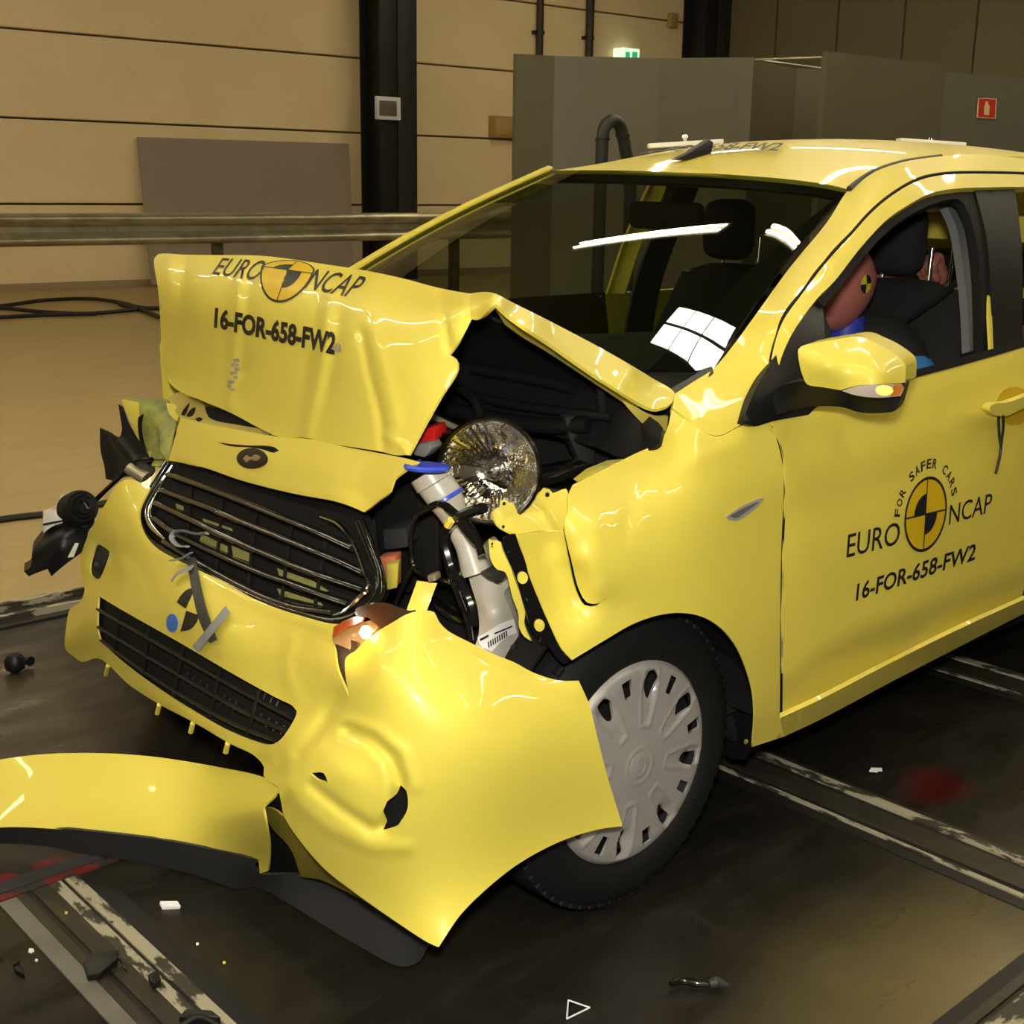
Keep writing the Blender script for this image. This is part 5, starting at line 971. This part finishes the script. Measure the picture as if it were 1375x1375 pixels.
# ------------------------------------------------------------------ crash test dummies
M_skin = mat('dummy_vinyl', (.36, .125, .10), .33); M_vest = mat('dummy_vest', (.012, .012, .012), .8); M_blue = mat('dummy_blue', (.03, .045, .36), .5); M_shirt = mat('blue_shirt', (.03, .17, .45), .8)
def blob(name, fn, m, parent, nu=28, nv=20):
    V = []; Fc = []
    for j in range(nv+1):
        th = math.pi*j/nv
        for i in range(nu): ph = 2*math.pi*i/nu; V.append(fn(math.sin(th)*math.cos(ph), math.sin(th)*math.sin(ph), math.cos(th)))
    for j in range(nv):
        for i in range(nu): Fc.append((j*nu+i, (j+1)*nu+i, (j+1)*nu+(i+1) % nu, j*nu+(i+1) % nu))
    return meshobj(name, V, Fc, m, parent)
def dummy(name, label, hx, hy, hz, tilt, arm):
    t = thing(name, label, 'dummy', (hx+.18, hy, .58))
    R = Matrix.Translation((hx, hy, hz))@Matrix.Rotation(tilt, 4, 'Y')
    def head(x, y, z):   # local -x is the face
        w = .078*(1-.22*max(0, -z)**1.5); L = .100 if x < 0 else .095; zz = z*.108
        fx = x*L*(1-.25*max(0, -z)) if x > 0 else x*L; fx += -.020*max(0, -z)*(1 if x < .3 else .4)
        if x < -.9 and abs(y) < .3: fx -= .018*math.exp(-((z+.12)/.16)**2)        # nose
        if x < -.7: fx += .008*math.exp(-((z-.18)/.10)**2)*(1 if abs(y) > .15 else 0)   # eye hollows
        if x < -.6: fx += .005*math.exp(-((z+.48)/.06)**2)                             # mouth line
        return R@Vector((fx, y*w*(1+.05*z), zz))
    blob('head', head, M_skin, t, 36, 30)
    if arm:
        for s in (-1,):
            M4 = R@Matrix.Translation((-.012, s*.079, .010))@Matrix.Rotation(math.pi/2, 4, 'X')@Matrix.Rotation(math.radians(-10), 4, 'Z')
            for a0, m in ((0, M_ink), (90, M_inkY2), (180, M_ink), (270, M_inkY2)):
                n = 8; V = [(0, 0)]+[(math.cos(math.radians(a0+90*i/n)), math.sin(math.radians(a0+90*i/n))) for i in range(n+1)]
                P = [M4@Vector((x*.022, y*.022, .0008-.002*(x*x+y*y))) for x, y in V]; meshobj('target_quarter', P, [(0, i, i+1) for i in range(1, n+1)], m, t)
    NB = Matrix.Translation((hx+.035, hy, hz-.17))
    lathe('neck', [(.043, .09), (.046, .05), (.045, .02), (.048, -.02), (.048, -.04)], M_blue, t, 24, NB); lathe('neck_base', [(.05, -.03), (.075, -.035), (.095, -.05), (.10, -.07)], M_skin, t, 24, NB)
    tube('torso', [(hx+.20, hy, .60), (hx+.17, hy, .75), (hx+.11, hy, .87), (hx+.06, hy, hz-.225)], [.15, .165, .165, .06], M_vest, t, seg=20)
    for s in (-1, 1):
        tube('sleeve', [(hx+.10, hy+s*.15, .87), (hx+.06, hy+s*.21, .82), (hx-.02, hy+s*.225, .72)], [.06, .058, .05], M_shirt, t, seg=14)
        tube('arm', [(hx-.02, hy+s*.225, .72), (hx-.08, hy+s*.21, .66), (hx-.22, hy+s*.17, .74), (hx-.28, hy+s*.16, .80)], [.045, .04, .034, .028], M_skin, t, seg=12)
        for k in range(4): tube('finger', [(hx-.27, hy+s*.16+(k-1.5)*.016, .80), (hx-.31, hy+s*.15+(k-1.5)*.017, .83), (hx-.32, hy+s*.14+(k-1.5)*.016, .80)], [.009, .009, .007], M_skin, t, seg=8)
        tube('thumb', [(hx-.26, hy+s*.13, .79), (hx-.28, hy+s*.11, .82), (hx-.31, hy+s*.11, .82)], [.010, .009, .008], M_skin, t, seg=8)
        tube('leg', [(hx+.12, hy+s*.10, .62), (hx-.25, hy+s*.12, .66), (hx-.42, hy+s*.12, .45), (hx-.5, hy+s*.12, .36)], [.085, .07, .055, .045], M_vest, t, seg=12)
    return t
M_inkY2 = mat('target_yellow', (.62, .50, .02), .5)
hp_ = on(1130, 382, 'Y', .42)
d1 = dummy('crash_test_dummy', 'pink-headed crash test dummy with target sticker in the driver seat', float(hp_[0]), .42, float(hp_[2]), math.radians(-14), True)
# rear dummy: raised fist beside the front seat
d2 = thing('crash_test_dummy', 'rear seat crash dummy whose raised pink fist shows behind the headrest', 'dummy', (2.25, .62, .60))
f0 = on(1253, 362, 'Y', .50)
tube('torso', [(2.32, .62, .62), (2.30, .62, .85), (2.24, .62, .98)], [.14, .15, .07], M_vest, d2, seg=18); blob('head', lambda x, y, z: (2.20+x*.095, .62+y*.075, 1.12+z*.11), M_skin, d2)
tube('arm', [(2.15, .48, .88), (1.98, .46, .78), (1.78, .48, .86), tuple(f0+np.array([.03, 0, -.12])), tuple(f0+np.array([.01, 0, -.03]))], [.05, .045, .04, .034, .03], M_skin, d2, seg=14)
for k in range(4): 
    q = f0+np.array([-.02+.004*k, -.03+.022*k*.7, .02-.004*k]); tube('finger', [tuple(f0+np.array([.01, -.02+.014*k, -.02])), tuple(q+np.array([-.01, 0, .015])), tuple(q+np.array([-.035, 0, -.005])), tuple(q+np.array([-.015, 0, -.03]))], [.015, .015, .013, .011], M_skin, d2, seg=8)
tube('thumb', [tuple(f0+np.array([.01, .0, -.03])), tuple(f0+np.array([-.03, -.03, -.02])), tuple(f0+np.array([-.05, -.02, .0]))], [.015, .013, .010], M_skin, d2, seg=8)
blob('palm', lambda x, y, z: tuple(f0+np.array([x*.035+.005, y*.04, z*.045-.015])), M_skin, d2, 18, 12)
tube('far_arm', [tuple(on(1168, 377, 'Y', .62)), tuple(on(1190, 377, 'Y', .62)), tuple(on(1212, 382, 'Y', .63)), (2.15, .74, .92)], [.026, .026, .03, .05], M_skin, d2, seg=12)

# ------------------------------------------------------------------ torn far front corner
S_ff = Surf([(163, 537, 'Y', 1.58), (190, 600, 'Y', 1.55), (225, 537, 'Y', 1.50), (236, 565, 'Y', 1.45), (222, 615, 'Y', 1.40), (195, 560, 'Y', 1.54)])
ffn = panel('far_fender_skin', [(163, 537, 1), (178, 534), (207, 535), (225, 537), (236, 565), (232, 585), (222, 622), (205, 626), (192, 600), (180, 575), (171, 556), (167, 545)], S_ff, mat('green_primer', (.44, .42, .08), .45, noise=(7, (.15, .18, .07), .45, .65)), car, sp=7, thick=.004); sub(ffn)
panel('yellow_fold', [(163, 537, 1), (186, 541, 1), (187, 560), (188, 578), (190, 597, 1), (180, 575), (171, 556)], S_ff, M_yel, ffn, sp=6, thick=.004, lift=.012)
panel('yellow_fold', [(223, 541, 1), (235, 543), (240, 552), (238, 566, 1), (229, 558), (225, 550)], S_ff, M_yel, ffn, sp=5, thick=.003, lift=.03)
panel('lamp_bracket', [(192, 559, 1), (201, 561), (209, 581), (212, 605), (220, 615), (201, 616, 1), (196, 600), (192, 585)], S_ff, mat('olive_primer', (.17, .18, .04), .5, noise=(40, (.26, .25, .05), .4, .6)), ffn, sp=6, thick=.006, lift=.02)
panel('lamp_cavity', [(208, 580, 1), (230, 573), (236, 578), (226, 612), (216, 608), (210, 595)], S_ff, M_gls, ffn, sp=7, thick=.01, lift=-.01)
panel('edge_seal', [(186, 560), (192, 556), (189, 570), (192, 595), (200, 620, 1), (196, 622), (188, 595)], S_ff, M_mat, ffn, sp=6, thick=.004, lift=.025)
S_wl = Surf([(134, 575, 'Y', 1.66), (142, 643, 'Y', 1.62), (160, 545, 'Y', 1.60), (200, 620, 'Y', 1.47), (195, 640, 'Y', 1.46), (165, 600, 'Y', 1.56)], [('l', [(136, 580), (152, 612), (158, 640)], 4, -.010), ('l', [(150, 585), (172, 612), (185, 632)], 6, .012)])
panel('torn_liner', [(134, 575, 1), (149, 581), (160, 587), (163.6, 578), (161, 557), (159, 543, 1), (163, 545), (171, 566), (190, 599), (201.5, 616), (207, 632), (198, 641), (168, 640), (153.5, 645.5), (142, 643, 1), (140, 626), (135, 605)], S_wl, M_blk, car, sp=6, thick=.004)
tube('silver_plug', [on(172, 628, 'Y', 1.42), on(184, 636, 'Y', 1.40), on(196, 643, 'Y', 1.38)], [.014, .014, .017], M_galv, car, seg=10)
panel('latch_plate', [(226, 535, 1), (241, 526), (262, 531), (276, 546), (300, 556), (340, 568), (378, 581), (374, 590), (330, 581), (285, 573), (243, 562), (236, 553)], Surf([(226, 535, 'X', -.13), (262, 531, 'X', -.16), (378, 581, 'X', -.28), (243, 562, 'X', -.19), (330, 580, 'X', -.26)]), mat('latch_yellow', (.52, .43, .08), .5), car, sp=7, thick=.005)
S_lp = Surf([(226, 535, 'X', -.13), (262, 531, 'X', -.16), (378, 581, 'X', -.28), (243, 562, 'X', -.19), (330, 580, 'X', -.26)])
for q in ([(243, 557), (250, 545), (254, 541), (252, 549), (247, 558)], [(250, 559), (258, 548), (262, 547), (258, 558)], [(262, 563), (268, 560), (272, 562), (266, 566)]): panel('slot', q, S_lp, M_mat, car, sp=4, thick=.002, lift=.004)
panel('latch_well', [(275, 546, 1), (290, 548), (330, 562), (356, 572, 1), (350, 574), (320, 570), (280, 560)], S_lp, M_mat, car, sp=6, thick=.004, lift=.006)
panel('latch_tab', [(352, 571), (361, 575), (360, 586), (353, 585)], S_lp, M_galv, car, sp=4, thick=.004, lift=.012)

# hanging far headlamp
hlp = thing('headlamp', 'torn-off black headlamp hanging by its cable beside the far bumper corner', 'headlamp', tuple(on(80, 770, 'Y', 1.62)))
S_hl = Surf([(32, 767, 'Y', 1.70), (60, 720, 'Y', 1.66), (118, 715, 'Y', 1.58), (85, 690, 'Y', 1.62), (100, 745, 'Y', 1.58), (130, 690, 'Y', 1.60), (80, 735, 'Y', 1.58)], [('l', [(45, 745), (75, 722), (100, 712)], 5, .012)])
panel('housing', [(56, 723, 1), (67, 710), (85, 704), (87, 690), (100, 690), (127, 700), (118, 715), (116, 735), (101.5, 748), (89, 757), (77, 767), (69, 774, 1), (64, 764, 1), (50, 769), (38.6, 774, 1), (32, 767, 1), (41, 761.5), (44, 739)], S_hl, M_blk, hlp, sp=6, vec=(.03, .07, 0))
panel('chrome_cell', [(58, 693, 1), (68, 689), (82, 687, 1), (84, 702, 1), (70, 707), (58, 716, 1)], S_hl, mat('cell_chrome', (.62, .60, .55), .25), hlp, sp=5, vec=(.02, .05, 0), lift=.02)
panel('cell_divider', [(58, 703, 1), (84, 698, 1), (84, 700.5, 1), (58, 706, 1)], S_hl, M_mat, hlp, sp=5, thick=.004, lift=.023)
bt = Vector(on(109, 681, 'Y', 1.57)); btM = Matrix.Translation(bt)@((Vector(CAM)-bt).normalized()+Vector((.35, 0, .1))).normalized().to_track_quat('Z', 'Y').to_matrix().to_4x4()
lathe('boot', [(0, .010), (.010, .010), (.013, .022), (.019, .025), (.022, .016), (.028, .020), (.032, .010), (.038, .012), (.042, .004), (.044, -.01), (.044, -.05)], M_rub, hlp, 28, btM); tube('boot_pin', [btM@Vector((.0, .01, .02)), btM@Vector((.004, -.012, .035))], .003, M_chr, hlp, seg=6)
panel('screw_boss', ellipse_poly(113, 703, 5, 5, 12), S_hl, M_dgr, hlp, sp=3, thick=.004, lift=.01); panel('screw', ellipse_poly(112.5, 702, 2, 2, 10), S_hl, M_galv, hlp, sp=2, thick=.003, lift=.014)
panel('label_sticker', [(101, 729, 1), (106, 729.5, 1), (99, 748, 1), (91, 748.5, 1)], S_hl, M_whi, hlp, sp=4, thick=.0006, lift=.004)
panel('lens_chip', [(80, 668), (86, 664), (93, 665), (88, 674), (82, 673)], S_hl, mat('clear_chip', (.55, .53, .45), .15, coat=.5), hlp, sp=3, thick=.003); panel('lens_chip', [(66, 688), (76, 678), (86, 678), (86, 684), (74, 689)], S_hl, mat('amber_chip', (.45, .38, .28), .2, coat=.5), hlp, sp=4, thick=.003, lift=-.005)
tube('cable', [on(128, 672, 'Y', 1.58), on(140, 660, 'Y', 1.55), on(158, 643, 'Y', 1.48), on(180, 622, 'Y', 1.42), on(205, 617, 'Y', 1.38)], .006, M_gls, hlp, seg=7)

# ------------------------------------------------------------------ door lettering
decal_text('lettering', 'EURO', [(1136.5, 749.5), (1207, 731), (1210, 699.5), (1139, 717.5)], S_side, M_ink, door, bold=.004, cuts=1)
decal_text('lettering', 'NCAP', [(1274, 705), (1330, 688), (1333.5, 661.5), (1276, 678)], S_side, M_ink, door, bold=.004, cuts=1)
decal_text('lettering', '16-FOR-658-FW2', [(1149, 807.5), (1309, 752), (1311, 729), (1149.5, 784)], S_side, M_ink, door, bold=.022, cuts=1, shear=.12)
def cm_d(V): return np.stack([1243+28.5*V[:, 0]+3*V[:, 1]*1.0, 690.5-7.5*V[:, 0]-50.5*V[:, 1]+1.0*V[:, 0]], 1)
target('emblem', S_side, door, cm_d, .002, ring=(.92, 1.0))
arc = 'FOR SAFER CARS'; n = len(arc)
for i, ch in enumerate(arc):
    if ch == ' ': continue
    a = math.radians(171-(171-19)*i/(n-1)); r0, r1 = 1.23, 1.50; w = .105
    V, Fc = text_verts(ch, .022)
    if ch == 'I': w *= .3
    def fmap(V, a=a, w=w):
        u = (V[:, 0]-.5)*2*w; r = r0+(r1-r0)*V[:, 1]; x = r*math.cos(a)+u*math.sin(a); y = r*math.sin(a)-u*math.cos(a)
        return S_side.pts(cm_d(np.stack([x, y*.98], 1)), .002)
    flatmesh('letter', V, Fc, fmap, M_ink, door, 0)

# ------------------------------------------------------------------ cables and debris
cb = thing('floor_cable', 'loose black cables lying on the beige floor by the wall', 'cable', tuple(G(100, 410)))
for pl in ([(-60, 415), (0, 411), (60, 403), (120, 401), (160, 406), (190, 413), (225, 414)], [(-60, 408), (0, 413), (60, 419), (115, 421), (160, 418), (200, 414), (230, 413)], [(-60, 428), (0, 426), (60, 423), (130, 421)], [(160, 408), (190, 416), (215, 426)]): tube('strand', [G(x, y, .03) for x, y in pl], .022, M_steel, cb, seg=6)
cb2 = thing('floor_cable', 'thin black cable crossing the beige floor behind the hanging headlamp', 'cable', tuple(G(30, 697)))
tube('strand', [G(-120, 722, .012), G(0, 698, .012), G(70, 689, .012), G(180, 668, .012)], .014, M_steel, cb2, seg=7)
def debris(name, label, cat, px, py, build):
    t = thing(name, label, cat, tuple(G(px, py))); build(t); return t
def db1(t):
    lathe('ball', [(0, .03), (.018, .027), (.027, .012), (.028, 0), (.026, -.012), (.012, -.024)], M_blk, t, 16, Matrix.Translation(Vector(G(20, 891, .026)))); tube('stem', [G(22, 890, .026), G(34, 886, .02), G(41, 888, .02)], [.010, .009, .014], M_blk, t)
debris('plastic_fastener', 'black plastic ball fastener lying on the floor left of the bumper', 'debris', 20, 893, db1)
def db2(t):
    tube('stem', [G(900, 1321, .010), G(915, 1317, .010), G(935, 1320, .010), G(952, 1322, .010)], [.005, .006, .006, .005], M_gls, t); tube('clip', [G(952, 1322, .012), G(962, 1319, .014), G(978, 1324, .010)], [.008, .011, .004], M_dgr, t)
debris('broken_clip', 'black broken cable clip on the floor at the bottom centre', 'debris', 940, 1325, db2)
def db3(t): prism('chip', [G(218, 1222, .0), G(242, 1221, .0), G(243, 1217, .008), G(219, 1217, .006)], (0, .012, .006), M_whi, t, .001)
debris('white_chip', 'small white plastic chip on the dark floor below the lip', 'debris', 230, 1222, db3)
def db4(t): 
    for a, b in (((761, 1368), (763, 1343)), ((763, 1343), (792, 1353)), ((792, 1353), (761, 1368))): tube('edge', [G(*a, .003), G(*b, .003)], .0015, M_whi, t, seg=5)
    prism('shard', [G(761, 1368, .001), G(763, 1343, .001), G(792, 1353, .001)], (0, 0, .002), M_glass, t)
debris('glass_shard', 'triangular clear plastic shard at the bottom centre', 'debris', 770, 1355, db4)
def db5(t): prism('bracket', [G(112, 1300, .006), G(125, 1287, .012), G(160, 1283, .02), (G(158, 1295, .015)), (G(135, 1315, .006)), G(118, 1318, .006)], (0, 0, .012), M_blk, t, .002); tube('wire', [G(155, 1300, .01), G(160, 1288, .02), G(170, 1303, .006)], .002, M_gls, t)
debris('broken_bracket', 'black broken bracket lying on the white painted floor rail', 'debris', 130, 1310, db5)
def db6(t): prism('block', [G(199, 1318, .006), G(212, 1311, .006), G(217, 1325, .006), G(205, 1330, .006)], (0, 0, .014), M_blk, t, .002); tube('pin', [G(208, 1320, .018), G(206, 1313, .024)], .003, M_blk, t)
debris('plastic_block', 'small black plastic block on the white floor rail right of the bracket', 'debris', 208, 1325, db6)
def db7(t): prism('knob', [G(240, 1380, .006), G(250, 1368, .012), G(285, 1370, .012), G(298, 1380, .006)], (0, 0, .02), M_blk, t, .003); tube('rim', [G(242, 1378, .02), G(268, 1366, .03), G(296, 1379, .02)], .005, M_blk, t)
debris('black_part', 'black curved plastic part cut by the bottom edge, lower left', 'debris', 268, 1378, db7)
def db8(t): prism('strip', [G(20, 1308, .0), G(17, 1297, .0), G(26, 1296, .0), G(34, 1316, .0)], (0, 0, .010), M_blk, t, .002); tube('lead', [G(18, 1297, .01), G(26, 1291, .012)], .002, M_gls, t)
debris('black_scrap', 'black plastic scrap beside the grey floor tape', 'debris', 26, 1310, db8)
for px, py, m, lab in ((42, 1277, M_whi, 'white crumb left of the grey floor tape'), (89, 1226, M_yel, 'yellow paint flake on the white floor rail'), (301, 1293, M_yel, 'yellow paint flake on the dark floor below the skirt'), (1176, 1034, M_whi, 'short white strip on the dark floor near the red stain'), (49, 1290, M_whi, 'tiny white fleck left of the floor tape'), (265, 1268, M_whi, 'tiny white fleck on the dark floor below the lip')):
    s = 4 if px in (42, 1176) else 2; t = thing('paint_flake', lab, 'debris', tuple(G(px, py)))
    w = 2.2 if px == 1176 else 1; prism('flake', [G(px-s*w, py+s*.4, .006), G(px+s*w, py+s*.5, .006), G(px+s*w*.9, py-s*.5, .008), G(px-s*w*.7, py-s*.6, .008)], (0, 0, .002), m, t)
    prism('flake_edge', [G(px-s*w, py+s*.6, .0055), G(px+s*w*.3, py+s*.9, .0055), G(px+s*w*.3, py+s*.4, .0055), G(px-s*w, py+s*.4, .0055)], (0, 0, .001), m, t)
